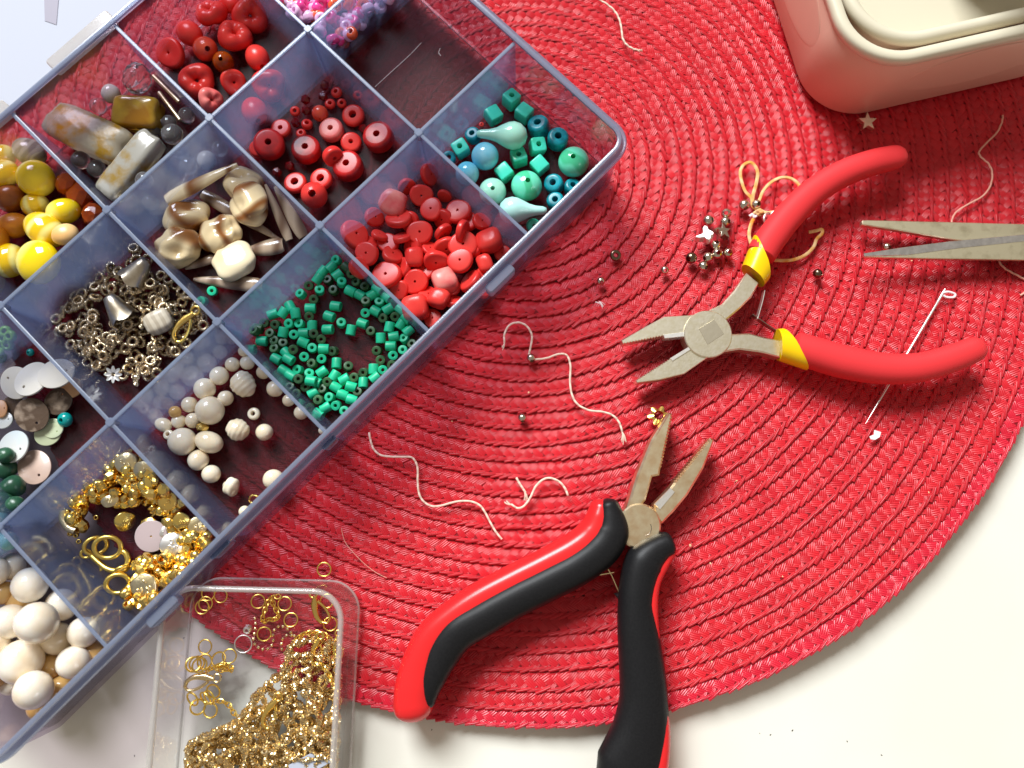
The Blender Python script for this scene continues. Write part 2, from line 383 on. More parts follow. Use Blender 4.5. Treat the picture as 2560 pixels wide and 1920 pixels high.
MAT['shell_stick'] = principled('brown_grey_shell', lin(186, 164, 140), 0.2, color2=lin(112, 86, 68), nscale=40, wave=4, coat=0.5, contrast=(0.2, 1.0))
MAT['mop'] = principled('mother_of_pearl', lin(234, 228, 212), 0.25, color2=lin(216, 214, 212), nscale=60, coat=0.3)
MAT['mop_green'] = principled('pale_green_shell', lin(216, 224, 180), 0.25, color2=lin(198, 210, 178), nscale=60, coat=0.3)
MAT['mop_blue'] = principled('pale_blue_shell', lin(206, 220, 224), 0.22, color2=lin(226, 220, 208), nscale=60, coat=0.3)
MAT['mop_pink'] = principled('pinkish_shell', lin(206, 176, 156), 0.3, color2=lin(176, 150, 136), nscale=120, coat=0.2)
MAT['mop_brown'] = principled('dark_brown_ridged_shell', lin(96, 78, 64), 0.25, color2=lin(176, 156, 136), nscale=260, bump=0.9, bscale=420, contrast=(0.5, 0.72), detail=5)
MAT['orange_shell'] = principled('orange_shell', lin(206, 148, 100), 0.3, color2=lin(226, 178, 130), nscale=90)
MAT['glass'] = principled('clear_glass', (0.95, 0.95, 0.95, 1), 0.05, trans=0.93, ior=1.45)
MAT['frost'] = principled('frosted_gold_leaf_glass', lin(206, 194, 168), 0.3, color2=lin(206, 158, 36), nscale=150, contrast=(0.46, 0.60), trans=0.55, bump=0.3, bscale=500, detail=6)
MAT['ambergold'] = principled('amber_gold_glass', lin(176, 120, 22), 0.15, color2=lin(226, 190, 60), nscale=110, trans=0.3, coat=0.4)
MAT['slab'] = principled('clear_slab_gold_flake', lin(226, 222, 208), 0.18, color2=lin(214, 172, 70), nscale=120, contrast=(0.52, 0.66), trans=0.6, coat=0.4, detail=5)
MAT['moon'] = principled('milky_bead', lin(206, 200, 192), 0.2, trans=0.15, coat=0.3)
MAT['pebble'] = principled('banded_grey_pebble', lin(202, 192, 172), 0.3, color2=lin(178, 166, 146), nscale=130, wave=2)
MAT['pink'] = principled('pink_seed', lin(238, 70, 150), 0.15, rnd=0.15, coat=0.3)
MAT['pink_pale'] = principled('pale_pink_seed', lin(244, 196, 232), 0.15, rnd=0.08, coat=0.3)
MAT['orange_seed'] = principled('orange_seed', lin(240, 96, 56), 0.15, rnd=0.1, coat=0.3)
MAT['lime'] = principled('lime_green_seed', lin(120, 176, 70), 0.2, rnd=0.15)
MAT['dark_green'] = principled('dark_green_stone', lin(30, 70, 50), 0.3, color2=lin(52, 98, 70), nscale=120)
MAT['teal_pale'] = principled('pale_teal_bead', lin(120, 176, 176), 0.3, rnd=0.1)
MAT['pink_disc'] = principled('pale_pink_disc', lin(222, 200, 196), 0.3)
MAT['fluff'] = principled('white_fibre', lin(240, 225, 225), 0.8)

_mc = {}
def md(key, fn, mat, smooth=True, angle=42):
    k = (key, mat)
    if k not in _mc:
        v, f = fn(); _mc[k] = mesh_data(key, v, f, MAT[mat], smooth, None, angle)
    return _mc[k]

# ------------------------------------------------------------------ the table
TABLE_Z = -5.0
t_me = mesh_data('table', *box(-420, 420, -330, 430, TABLE_Z - 25, TABLE_Z), MAT['table'], smooth=False)
tbl = obj('table', t_me); tbl['kind'] = 'structure'; tbl['label'] = 'cream white table top under the red placemat'

# ------------------------------------------------------------------ the placemat: 34 rows of braided straw
MC = np.array([4.06, 119.4]); PITCH = 5.6; NROW = 34
def lift(x, y):
    """the mat curls up a little at its rim on the bare side of the table"""
    dx, dy = x - MC[0], y - MC[1]; r = np.hypot(dx, dy); a = np.arctan2(dy, dx)
    w = np.clip(np.cos((a - math.radians(-52)) * 1.0), 0, 1) ** 2
    return 4.2 * w * np.clip((r - 125) / 66, 0, 1.1) ** 2
def matz(px, py):
    q = P(px, py, 0); return float(lift(q[0], q[1]))
mat_root = empty('placemat', 'round red placemat of braided straw rows under the bead boxes', 'placemat', (MC[0], MC[1], 0))
def patch_block(r, th, zc, lean, L, W, h, sag, nu=5, nv=3, jit=None, tilt=0.0, ramp=0.0):
    """many little woven strips at once: r, th, zc arrays; returns verts (N,nu*nv,3) and strand coords"""
    N = len(r); u = np.linspace(-1, 1, nu); w = np.linspace(-1, 1, nv)
    U, W_ = np.meshgrid(u, w, indexing='ij'); U = U.ravel(); W_ = W_.ravel()
    Lj = (L * (1 + jit[:, 0] * 0.08))[:, None]; Wj = (W * (1 + jit[:, 1] * 0.10))[:, None]
    an = lean + jit[:, 2] * 0.17
    ls = U[None] * Lj; lt = W_[None] * Wj
    ds = ls * np.cos(an)[:, None] - lt * np.sin(an)[:, None]
    dt = ls * np.sin(an)[:, None] + lt * np.cos(an)[:, None]
    zz = zc[:, None] + h * (1 - W_[None] ** 2 * 0.75) - sag * (np.abs(U[None]) ** 2.2) + (tilt * dt) + (jit[:, 3:4] * 0.12 + ramp) * U[None]
    rr = r[:, None] + dt; tt = th[:, None] + ds / np.maximum(r[:, None], 1.5)
    X = rr * np.cos(tt); Y = rr * np.sin(tt)
    V = np.stack([X, Y, zz], -1)
    S = np.stack([np.broadcast_to(W_[None], (N, len(U))), np.broadcast_to(U[None], (N, len(U))), np.broadcast_to(jit[:, 4:5] * 20 + 40, (N, len(U)))], -1)
    q = []
    for i in range(nu - 1):
        for j in range(nv - 1): q.append((i * nv + j, (i + 1) * nv + j, (i + 1) * nv + j + 1, i * nv + j + 1))
    q = np.array(q)
    F_ = (q[None] + (np.arange(N) * nu * nv)[:, None, None]).reshape(-1, 4)
    return V.reshape(-1, 3), F_, S.reshape(-1, 3)
for k in range(NROW):
    r0 = k * PITCH
    vs, fs, ss = [], [], []; n0 = 0
    rm = r0 + PITCH * 0.55
    n = max(5, int(round(2 * math.pi * rm / 3.1)))
    phase = RNG.uniform(0, 6.28)
    base = -2.5
    wob = lambda th, k=k: 0.24 * np.sin(th * 5 + k * 1.7) + 0.16 * np.sin(th * 13 + k * 3.1) + 0.09 * np.sin(th * 37 + k * 2.3)
    def add(t, lean, L, W, h, sag, off, zz, nu=5, nv=3, tilt=0.0, ramp=0.0):
        global n0
        th = phase + (np.arange(n) + off) * 2 * math.pi / n
        jit = RNG.uniform(-1, 1, (n, 5)); th = th + (jit[:, 2] * 0.2 + 0.35 * np.sin(th * 17 + k * 2.9)) / max(rm, 3)
        V, F_, S = patch_block(r0 + t + wob(th), th, np.full(n, base + zz) + jit[:, 0] * 0.10, lean, L, W, h, sag, nu, nv, jit, tilt, ramp)
        fs.append(F_ + n0); vs.append(V); ss.append(S); n0 += len(V)
    # inner half-hidden strips, the two bands of the chevron, then the folded rope edge
    add(-0.2, math.radians(40), 1.7, 0.85, 0.10, 0.22, 0.0, 0.22, tilt=0.11, ramp=0.14)
    add(1.05, math.radians(-40), 1.95, 1.10, 0.12, 0.25, 0.35, 0.42, tilt=0.11, ramp=-0.15)
    add(2.65, math.radians(42), 2.0, 1.12, 0.13, 0.26, 0.80, 0.66, tilt=0.11, ramp=0.16)
    add(3.95, math.radians(-34), 1.75, 0.70, 0.10, 0.22, 0.10, 0.78, tilt=0.08, ramp=-0.13)
    add(4.80, math.radians(-13), 2.45, 0.60, 0.42, 0.22, 0.2, 0.88, nu=6, nv=5, tilt=0.02, ramp=0.07)
    # backing ribbon
    m = max(24, n); tr = np.linspace(0, 2 * math.pi, m, endpoint=False); prof = [(-0.6, base - 0.1), (2.0, base + 0.35), (4.9, base + 0.82), (5.35, base + 0.4), (4.6, base - 1.6), (-0.6, base - 1.9)]
    BV = np.array([[((max(0.05, r0 + a + wob(t))) * math.cos(t), (max(0.05, r0 + a + wob(t))) * math.sin(t), z) for (a, z) in prof] for t in tr]).reshape(-1, 3)
    kk = len(prof); bf = []
    for i in range(m):
        for j in range(kk): bf.append((i * kk + j, ((i + 1) % m) * kk + j, ((i + 1) % m) * kk + (j + 1) % kk, i * kk + (j + 1) % kk))
    nst = sum(len(x) for x in fs)
    vs.append(BV); fs.append(np.array(bf) + n0); ss.append(np.full((len(BV), 3), 40.0))
    V = np.concatenate(vs); Fa = np.concatenate(fs); S = np.concatenate(ss)
    V[:, 2] += lift(V[:, 0] + MC[0], V[:, 1] + MC[1])
    me = bpy.data.meshes.new('braided_row')
    me.vertices.add(len(V)); me.vertices.foreach_set('co', (V * MM).astype(np.float32).ravel())
    me.loops.add(len(Fa) * 4); me.loops.foreach_set('vertex_index', Fa.astype(np.int32).ravel())
    me.polygons.add(len(Fa)); me.polygons.foreach_set('loop_start', np.arange(0, len(Fa) * 4, 4, dtype=np.int32))
    mi = np.zeros(len(Fa), dtype=np.int32); mi[nst:] = 1
    me.materials.append(MAT['straw_edge_sheen'] if k == NROW - 1 else MAT['straw']); me.materials.append(MAT['straw_base'])
    me.polygons.foreach_set('material_index', mi); me.polygons.foreach_set('use_smooth', np.ones(len(Fa), dtype=bool))
    at = me.attributes.new('strand', 'FLOAT_VECTOR', 'POINT'); at.data.foreach_set('vector', S.astype(np.float32).ravel())
    me.update(calc_edges=True); me.validate()
    o = obj('braided_row', me, parent=mat_root)
    if k == NROW - 1: o['label'] = 'outermost braided row of the placemat with pink highlight in its colour'

# ------------------------------------------------------------------ the bead box (18 compartments, 3 rows of 6)
ANG = math.radians(45.578); UH = np.array([math.cos(ANG), math.sin(ANG)]); VH = np.array([UH[1], -UH[0]])
BU = [-154.6 + 43.28 * i for i in range(7)]           # column lines along u
BV_ = [-201.2, -154.6, -103.1, -54.6]                 # row lines along v
BOXH = 29.0; FLOOR = 2.2
# local frame of the box: x = u, y = -v (so z stays up)
bead_box = empty('bead_box', 'open blue-grey translucent plastic bead box with eighteen compartments', 'bead box', (0, 0, 0), ANG)
def BXY(u, v): return (u, -v)
x0, x1 = BU[0] - 0.2, BU[6] + 0.6; yb0, yb1 = 54.6, 201.2     # y = -v
g = G()
# outer wall with rounded corners, slightly raised rim bead
g.add(*rr_sweep(x0, x1, yb0, yb1, 5.0, [(0.0, 0.8), (-0.2, BOXH), (1.3, BOXH), (1.3, 0.8)]))
obj('outer_wall', g.mesh('outer_wall', [MAT['box']]), parent=bead_box)
g = G(); g.add(*rr_sweep(x0, x1, yb0, yb1, 5.0, [(-0.25, BOXH - 0.6), (-0.25, BOXH + 0.3), (0.2, BOXH + 0.55), (1.1, BOXH + 0.5), (1.4, BOXH - 0.1), (1.5, BOXH - 1.6), (2.3, BOXH - 1.9), (2.8, BOXH - 1.5), (3.1, BOXH - 1.9), (3.0, BOXH - 3.4), (2.4, BOXH - 3.6), (1.35, BOXH - 2.6)]))
obj('rim', g.mesh('rim', [MAT['box_edge']], angle=60), parent=bead_box)
fl = prism(rrect(x0 + 0.1, x1 - 0.1, yb0 + 0.1, yb1 - 0.1, 4.9), 0.9, FLOOR)
obj('floor', mesh_data('floor', *fl, MAT['box_floor'], smooth=False), parent=bead_box)
def divider(xa, xb, ya, yb, along):
    g = G(); H = BOXH - 0.9; t0, t1 = 0.75, 0.5
    cx, cy = (xa + xb) / 2, (ya + yb) / 2
    def sec(z, t):
        return [(xa, cy - t, z), (xb, cy - t, z), (xb, cy + t, z), (xa, cy + t, z)] if along == 'x' else [(cx - t, ya, z), (cx + t, ya, z), (cx + t, yb, z), (cx - t, yb, z)]
    v = sec(FLOOR + 0.02, t0) + sec(H - 0.5, t1)
    g.add(v, [(0, 1, 5, 4), (1, 2, 6, 5), (2, 3, 7, 6), (3, 0, 4, 7)], 0)
    v = sec(H - 0.5, t1) + sec(H - 0.1, t1 + 0.06) + sec(H, t1 - 0.2)
    g.add(v, [(0, 1, 5, 4), (1, 2, 6, 5), (2, 3, 7, 6), (3, 0, 4, 7), (4, 5, 9, 8), (5, 6, 10, 9), (6, 7, 11, 10), (7, 4, 8, 11), (8, 9, 10, 11), (0, 3, 2, 1)], 1)
    return obj('divider', g.mesh('divider', [MAT['box_div'], MAT['box_edge']], smooth=False), parent=bead_box)
for v in (BV_[1], BV_[2]): divider(x0 + 0.3, x1 - 0.3, -v, -v, 'x')
for i in range(1, 6):
    for a, b in ((yb0 + 0.3, -BV_[2] - 0.8), (-BV_[2] + 0.8, -BV_[1] - 0.8), (-BV_[1] + 0.8, yb1 - 0.3)): divider(BU[i], BU[i], a, b, 'y')
# little locating nubs where dividers cross
for v in (BV_[1], BV_[2]):
    for i in range(1, 6):
        nb = prism(rrect(BU[i] - 1.3, BU[i] + 1.3, -v - 1.3, -v + 1.3, 0.9, 3), BOXH - 4, BOXH - 0.6, 0.25)
        obj('junction_post', mesh_data('junction_post', *nb, MAT['box_edge']), parent=bead_box)
def u_of(px, py, z=28): q = P(px, py, z); return float(q[:2] @ UH)
# catch tabs along the front rim, hinge lugs at the back
for px, py, ln in ((1245, 690, 11), (395, 1522, 11), (820, 1105, 5), (560, 1385, 7)):
    uu = u_of(px, py); tb = prism(rrect(uu - ln / 2, uu + ln / 2, yb0 - 5.2 if ln > 10 else yb0 - 3.6, yb0 - 2.0, 1.0, 4), BOXH - 6, BOXH - 1.2, 0.4)
    obj('catch_tab', mesh_data('catch_tab', *tb, MAT['box_edge']), parent=bead_box)
for px, py in ((190, 90), (-60, 330)):
    uu = u_of(px, py); tb = prism(rrect(uu - 13, uu + 13, yb1 + 1.6, yb1 + 6.5, 1.2, 4), BOXH - 5, BOXH - 0.9, 0.5)
    obj('hinge_lug', mesh_data('hinge_lug', *tb, MAT['clear_edge']), parent=bead_box)

# ------------------------------------------------------------------ white paper behind the bead box
pa, pb = P(361, 0, 0.3), P(36, 278, 0.3); pd = (pb - pa) / np.linalg.norm(pb - pa); pn = np.array([-pd[1], pd[0], 0]) * (-1)
if pn[1] < 0: pn = -pn
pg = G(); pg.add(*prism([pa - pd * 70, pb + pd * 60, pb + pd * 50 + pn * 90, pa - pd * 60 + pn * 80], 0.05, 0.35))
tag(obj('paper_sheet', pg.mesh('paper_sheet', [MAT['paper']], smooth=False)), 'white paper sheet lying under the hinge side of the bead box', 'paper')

MAT['grey_strip'] = principled('grey_strip', lin(150, 146, 162), 0.5)  # plain mauve grey for the flat strip on the sheet
for pts, lab in ((((110, -20), (148, -20), (141, 62), (112, 52)), 'mauve grey strip on the white paper'),):
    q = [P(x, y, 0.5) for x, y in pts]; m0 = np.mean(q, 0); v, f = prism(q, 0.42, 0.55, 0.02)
    tag(obj('flat_strip', mesh_data('flat_strip', np.asarray(v) - np.array([m0[0], m0[1], 0]), f, MAT['grey_strip'], smooth=False), (m0[0], m0[1], 0)), lab, 'tape')

# ------------------------------------------------------------------ small clear box at the table edge of the mat
SBZ = 0.4; SBH = 23.0; sb_rot = math.radians(-1.4)
sbox = empty('clear_box', 'small clear plastic box holding gold chains and jump rings', 'plastic box', (-77.0, -25.0, SBZ), sb_rot)
sx0, sx1, sy0, sy1 = -26.8, 26.6, -78.0, -0.4
obj('wall', mesh_data('wall', *rr_sweep(sx0, sx1, sy0, sy1, 9.0, [(-0.9, 1.2), (-1.1, SBH), (0.3, SBH), (0.3, 1.2)], 10), MAT['clear']), parent=sbox)
obj('rim', mesh_data('rim', *rr_sweep(sx0, sx1, sy0, sy1, 9.0, [(-1.15, SBH - 0.7), (-1.1, SBH + 0.3), (-0.4, SBH + 0.7), (0.3, SBH + 0.4), (0.45, SBH - 0.7)], 10), MAT['clear_edge'], angle=60), parent=sbox)
obj('floor', mesh_data('floor', *prism(rrect(sx0 - 0.2, sx1 + 0.2, sy0 - 0.2, sy1 + 0.2, 9.0, 10), 0.0, 1.15, 0.3), MAT['clear']), parent=sbox)
obj('base_edge', mesh_data('base_edge', *rr_sweep(sx0, sx1, sy0, sy1, 9.0, [(0.25, 0.1), (0.75, 0.3), (0.8, 1.1), (0.32, 1.5)], 10), MAT['clear_edge'], angle=60), parent=sbox)
SBF = SBZ + 1.2

# ------------------------------------------------------------------ cream container and its tray
CR = math.radians(13.5); ce1 = np.array([math.cos(CR), math.sin(CR)]); ce2 = np.array([-ce1[1], ce1[0]])
cl, cb = 134.6, 104.2
org = ce1 * cl + ce2 * cb
cont = empty('cream_container', 'cream plastic container with rounded corners standing on the red mat', 'container', (org[0], org[1], 0.2), CR)
W_, D_ = 96.0, 84.0; RC = 20.0; HB = 33.0
prof = [(-3.0, 0.0), (-0.8, 0.3), (0.0, 1.6), (0.1, 20.0), (-0.2, HB - 1.0), (-0.9, HB), (-2.6, HB), (-2.8, 6.0)]
obj('body', mesh_data('body', *rr_sweep(0, W_, 0, D_, RC, prof, 14), MAT['cream'], angle=50), parent=cont)
obj('base', mesh_data('base', *prism(rrect(2.6, W_ - 2.6, 2.6, D_ - 2.6, RC - 2.4, 14), 0.1, 2.4), MAT['cream'], smooth=False), parent=cont)
obj('rim', mesh_data('rim', *rr_sweep(0, W_, 0, D_, RC, [(-3.2, HB - 1.6), (-0.4, HB - 1.9), (0.4, HB - 1.2), (0.7, HB + 0.6), (0.4, HB + 2.0), (-0.5, HB + 2.6), (-2.6, HB + 2.6), (-3.4, HB + 1.6)], 14), MAT['cream_in'], angle=60), parent=cont)
# shallow oval grip recess ridges on the two outer faces that show
def recess(face):
    v, f = pebble(1, 1, 1, 0.0, 1, 4); v = np.array(v)
    v = v * (np.array([26, .45, 11]) if face == 's' else np.array([.45, 24, 11]))
    return v + np.array([50, 0, 19] if face == 's' else [0, 44, 19]), f
for fc in 'sw': obj('grip_pad', mesh_data('grip_pad', *recess(fc), MAT['cream'], angle=180), parent=cont)
torg = org + ce1 * 5.2 + ce2 * 5.4
tray = empty('cream_tray', 'cream tray with thick rounded rim nested inside the cream container', 'tray', (torg[0], torg[1], 4.2), CR)
tw, td, tr_, th_ = 85.0, 72.0, 21.0, 29.0
obj('wall', mesh_data('wall', *rr_sweep(0, tw, 0, td, tr_, [(-6.0, 0.0), (-4.0, 1.5), (-2.0, th_ - 2), (-3.4, th_ - 2), (-5.6, 3.0), (-8.0, 2.0)], 14), MAT['cream_in'], angle=50), parent=tray)
obj('rim', mesh_data('rim', *rr_sweep(0, tw, 0, td, tr_, [(-2.2 + 2.3 * math.cos(a), th_ - 1 + 2.3 * math.sin(a)) for a in np.linspace(0, 2 * math.pi, 12, endpoint=False)], 14), MAT['cream_in'], angle=70), parent=tray)
obj('floor', mesh_data('floor', *prism(rrect(7.0, tw - 7.0, 7.0, td - 7.0, tr_ - 7, 14), 16.0, 18.0, 0.5), MAT['cream_in']), parent=tray)
# brown shape in the tray built as a spool, unseen height added for shade
MAT['olive'] = principled('olive_thread', lin(112, 92, 40), 0.7, color2=lin(86, 70, 30), nscale=900)
sp = P(2492, -4, 30); spool = empty('thread_spool', 'olive spool for a brown shape in the cream tray, made tall to cast shade', 'spool', (sp[0], sp[1] + 22.5, 22.3))
obj('core', mesh_data('core', *lathe([(3, 0), (15.2, 0), (15.6, 0.5), (15.6, 2.4), (9, 2.8), (9, 77.2), (15.6, 77.6), (15.6, 79.5), (15.2, 80), (3, 80)], 40), MAT['olive']), parent=spool)
obj('thread_winding', mesh_data('thread_winding', *lathe([(9.05, 2.9), (14.6, 3.8), (14.6, 76.2), (9.05, 77.1)], 40), MAT['olive']), parent=spool)

# ------------------------------------------------------------------ pliers with red grips and yellow cuffs
def W(fn, pts, z): return [P(*fn(x, y), z) for x, y in pts]
def to_local(root, vf):
    v, f = vf; return np.asarray(v, float) - np.array(root.location) / MM, f
def part(name, root, vf, mat, smooth=True, angle=42, parent=None):
    o = obj(name, mesh_data(name, *to_local(root, vf), MAT[mat], smooth, None, angle), parent=root)
    if parent is not None: o.location = (0, 0, 0); o.parent = parent
    return o
c1 = P(*z7(2120, 900), 6)
pl = empty('pliers', 'pliers with plain red grips and yellow cuffs lying open on the mat', 'pliers', (c1[0], c1[1], 0))
def serrate(a, b, n, depth):
    """little teeth between two points"""
    a = np.array(a[:2]); b = np.array(b[:2]); d = b - a; nrm = np.array([-d[1], d[0]]) / np.linalg.norm(d); out = []
    for i in range(n):
        out.append(a + d * i / n); out.append(a + d * (i + 0.5) / n + nrm * depth)
    out.append(b); return out
ZP0, ZP1 = 1.2, 8.2
A = lambda x, y, z=ZP1: P(*z7(x, y), z)
upper = [A(1533, 968), A(1700, 872), A(1830, 802), A(2045, 790), A(2055, 800)]
lower_e = [A(1990, 930), A(1905, 945), A(1830, 950)] + [np.append(q, 0) for q in serrate(A(1825, 938), A(1545, 995), 14, -0.35)]
lo_b = [A(2045, 905), A(1992, 962)]
part('jaw', pl, prism(upper + [A(2080, 860)] + lo_b[:1] + lower_e, 2.2, ZP1 - 0.6, 0.25), 'steel', smooth=False)
jb = [A(1985, 985), A(2028, 1000)] + [A(1870, 1090)] + [np.append(q, 0) for q in serrate(A(1868, 1092), A(1632, 1240), 15, 0.35)] + [A(1640, 1262), A(1800, 1240), A(1970, 1198), A(2140, 1080), A(2150, 960), A(2060, 930)]
part('jaw', pl, prism(jb, 2.0, ZP1 - 0.7, 0.25), 'steel', smooth=False)
blk = [A(2010, 1005), A(2028, 1022), A(1885, 1112), A(1868, 1092)]
part('cutting_edge', pl, prism(blk, 4.0, ZP1 - 0.3, 0.15), 'steel_bright', smooth=False)
blk = [A(1822, 928), A(1990, 905), A(1992, 938), A(1830, 955)]
part('cutting_edge', pl, prism(blk, 4.0, ZP1 - 0.4, 0.15), 'steel_bright', smooth=False)
# lapped joint disc with its square rivet
C8 = lambda x, y, z=ZP1: P(*z8(x, y), z)
cen = A(2130, 925)
disc = [cen + np.array([8.0 * math.cos(a), 8.0 * math.sin(a), 0]) for a in np.linspace(0, 2 * math.pi, 40, endpoint=False)]
part('joint', pl, prism(disc, 1.6, ZP1, 0.3), 'steel', smooth=False)
sq = [A(2065, 890), A(2170, 825), A(2240, 925), A(2125, 1000)]
MAT['rivet'] = principled('rivet_steel', (0.66, 0.60, 0.46, 1), 0.4, 1.0, bump=0.1)
part('rivet', pl, prism(sq, ZP1 - 1, ZP1 + 0.12, 0.08), 'rivet', smooth=False)
armu = [C8(-30, 800), C8(25, 765), C8(130, 715), C8(215, 620), C8(300, 500), C8(385, 570), C8(330, 670), C8(255, 745), C8(150, 832), C8(60, 900), C8(-20, 900)]
part('arm', pl, prism(armu, 2.0, ZP1 - 0.4, 0.5), 'steel', smooth=False)
arml = [C8(60, 900), C8(165, 925), C8(320, 918), C8(420, 945), C8(545, 970), C8(530, 1085), C8(400, 1050), C8(250, 1030), C8(112, 1052), C8(10, 1000)]
part('arm', pl, prism(arml, 2.0, ZP1 - 0.5, 0.5), 'steel', smooth=False)
def grip(fn_pts, widths, hts, n=10, k=20, power=2.3, a=2, b=5):
    path = catmull([P(x, y, z) for x, y, z in fn_pts], n)
    t = np.linspace(0, 1, len(widths)); tt = np.linspace(0, 1, len(path))
    w = np.interp(tt, t, widths); h = np.interp(tt, t, hts)
    w = round_ends(w, len(path), a, b); h = round_ends(h, len(path), a, b)
    return tube(path, w, h, k, power=power)
gu = [(1897, 645, 6.3), (1925, 600, 6.6), (1972, 540, 7.2), (2030, 483, 8.0), (2100, 438, 9.0), (2180, 407, 9.8), (2268, 388, 10.2)]
part('grip', pl, grip(gu, [5.0, 5.1, 5.0, 4.8, 4.6, 4.4, 4.0], [5.0, 5.0, 4.9, 4.7, 4.5, 4.2, 3.8], b=4), 'grip_red')
gl = [(1978, 866, 6.2), (2030, 882, 6.6), (2110, 905, 7.2), (2200, 921, 8.0), (2290, 920, 9.0), (2380, 896, 9.8), (2462, 862, 10.2)]
part('grip', pl, grip(gl, [5.2, 5.4, 5.5, 5.2, 4.9, 4.6, 4.1], [5.0, 5.2, 5.2, 5.0, 4.7, 4.3, 3.9], b=4), 'grip_red')
def cuff_vf(p0, p1, w0, w1, h, slant):
    a, b = P(*p0), P(*p1); path = np.array([a + (b - a) * t for t in np.linspace(0, 1, 8)])
    v, f = tube(path, np.linspace(w0, w1, 8), np.linspace(h, h * 1.04, 8), 24, power=2.3)
    v = np.array(v).reshape(8, 24, 3); d = (b - a) / np.linalg.norm(b - a); L = np.linalg.norm(b - a)
    for i in range(8):
        for j in range(24):
            c = math.cos(2 * math.pi * j / 24); v[i, j] += d * slant * c * (0.3 + 0.7 * i / 7)
    return v.reshape(-1, 3), f
part('cuff', pl, cuff_vf((1882, 690, 6.0), (1903, 644, 6.3), 4.6, 5.35, 5.0, -6.0), 'cuff')
part('cuff', pl, cuff_vf((1944, 862, 6.0), (1986, 873, 6.2), 5.0, 5.7, 5.0, 5.6), 'cuff')
part('spring', pl, tube([C8(412, 632, 5), C8(398, 700, 5), C8(362, 828, 5)], 0.25, 1.6, 6), 'steel_bright')
part('spring', pl, tube([C8(328, 795, 4.6), C8(420, 860, 4.6), C8(530, 932, 4.6)], 0.25, 1.6, 6), 'steel_dark')

# ------------------------------------------------------------------ pliers with black and red grips
B4 = lambda x, y, z=10.0: P(*y4(x, y), z)
c2 = B4(1655, 870)
pk = empty('pliers', 'pliers with black and red grips, fine nose tips and worn brassy jaws', 'pliers', (c2[0], c2[1], 0))
jl = [B4(1860, 84), B4(1884, 96)] + [np.append(q, 0) for q in serrate(B4(1882, 110), B4(1803, 470), 16, 0.3)] + [B4(1795, 520), B4(1745, 530), B4(1700, 690), B4(1620, 800), B4(1540, 800), B4(1590, 670), B4(1640, 510), B4(1740, 270)]
part('jaw', pk, prism(jl, 2.5, 10.0, 0.7), 'steel_brass', smooth=False)
jr = [B4(2152, 258), B4(2180, 272), B4(2105, 470), B4(1995, 655), B4(1900, 770), B4(1815, 856), B4(1760, 800), B4(1760, 720), B4(1870, 608)] + [np.append(q, 0) for q in serrate(B4(1900, 570), B4(2145, 268), 18, 0.35)]
part('jaw', pk, prism(jr, 2.5, 9.2, 0.7), 'steel_brass', smooth=False)
part('cutting_edge', pk, prism([B4(1760, 722), B4(1872, 606), B4(1905, 636), B4(1800, 760)], 5, 9.5, 0.2), 'steel_bright', smooth=False)
lobe = [B4(1655 + 148 * math.cos(a), 872 + 158 * math.sin(a)) for a in np.linspace(0, 2 * math.pi, 40, endpoint=False)]
part('joint', pk, prism(lobe, 2.0, 10.6, 0.5), 'steel_brass', smooth=False)
arc = [B4(1690 + 48 * math.cos(a), 885 + 55 * math.sin(a), 10.65) for a in np.linspace(-0.5, 1.5, 12)]
part('rivet_line', pk, tube(arc, 0.12, 0.05, 5), 'steel_dark')
B5 = lambda x, y, z: P(*y5(x, y), z)
def sweep(pts, ws, hs, k=20, power=2.4, a=3, b=5, n=8):
    path = catmull(pts, n); t = np.linspace(0, 1, len(ws)); tt = np.linspace(0, 1, len(path))
    w = round_ends(np.interp(tt, t, ws), len(path), a, b); h = round_ends(np.interp(tt, t, hs), len(path), a, b)
    return tube(path, w, h, k, power=power)
# left handle: red shell outside, black inlay inside (towards the other handle)
lr = [B4(1395, 685, 8), B4(1375, 800, 8), B4(1335, 915, 8), B4(1235, 1015, 8), B4(1050, 1120, 8), B4(800, 1245, 8), B4(560, 1370, 8), B4(380, 1490, 8), B5(230, 740, 8), B5(150, 900, 8), B5(105, 1080, 8), B5(95, 1220, 8), B5(105, 1340, 8)]
part('grip_shell', pk, sweep(lr, [3.0, 4.0, 5.2, 5.5, 5.4, 5.3, 5.2, 5.2, 5.3, 5.6, 6.2, 6.3, 5.2], [5.0, 6.0, 6.2, 6.2, 6.0, 6.0, 6.0, 6.0, 6.0, 6.2, 6.4, 6.2, 5.0], b=6), 'grip_red_gloss')
lb = [B4(1425, 680, 9), B4(1450, 790, 9), B4(1455, 910, 9.2), B4(1385, 1030, 9.4), B4(1230, 1150, 9.4), B4(1020, 1260, 9.4), B4(790, 1375, 9.4), B4(570, 1500, 9.4), B5(400, 720, 9.4), B5(290, 870, 9.4), B5(225, 1030, 9.4), B5(205, 1150, 9.2), B5(218, 1240, 9.0)]
part('grip_inlay', pk, sweep(lb, [2.8, 4.2, 5.8, 6.0, 5.9, 5.8, 5.8, 5.9, 5.9, 5.6, 4.4, 2.8, 1.0], [5.0, 5.6, 6.0, 6.2, 6.0, 6.0, 6.0, 6.0, 5.8, 5.4, 5.0, 4.2, 2.8], b=4), 'grip_black')
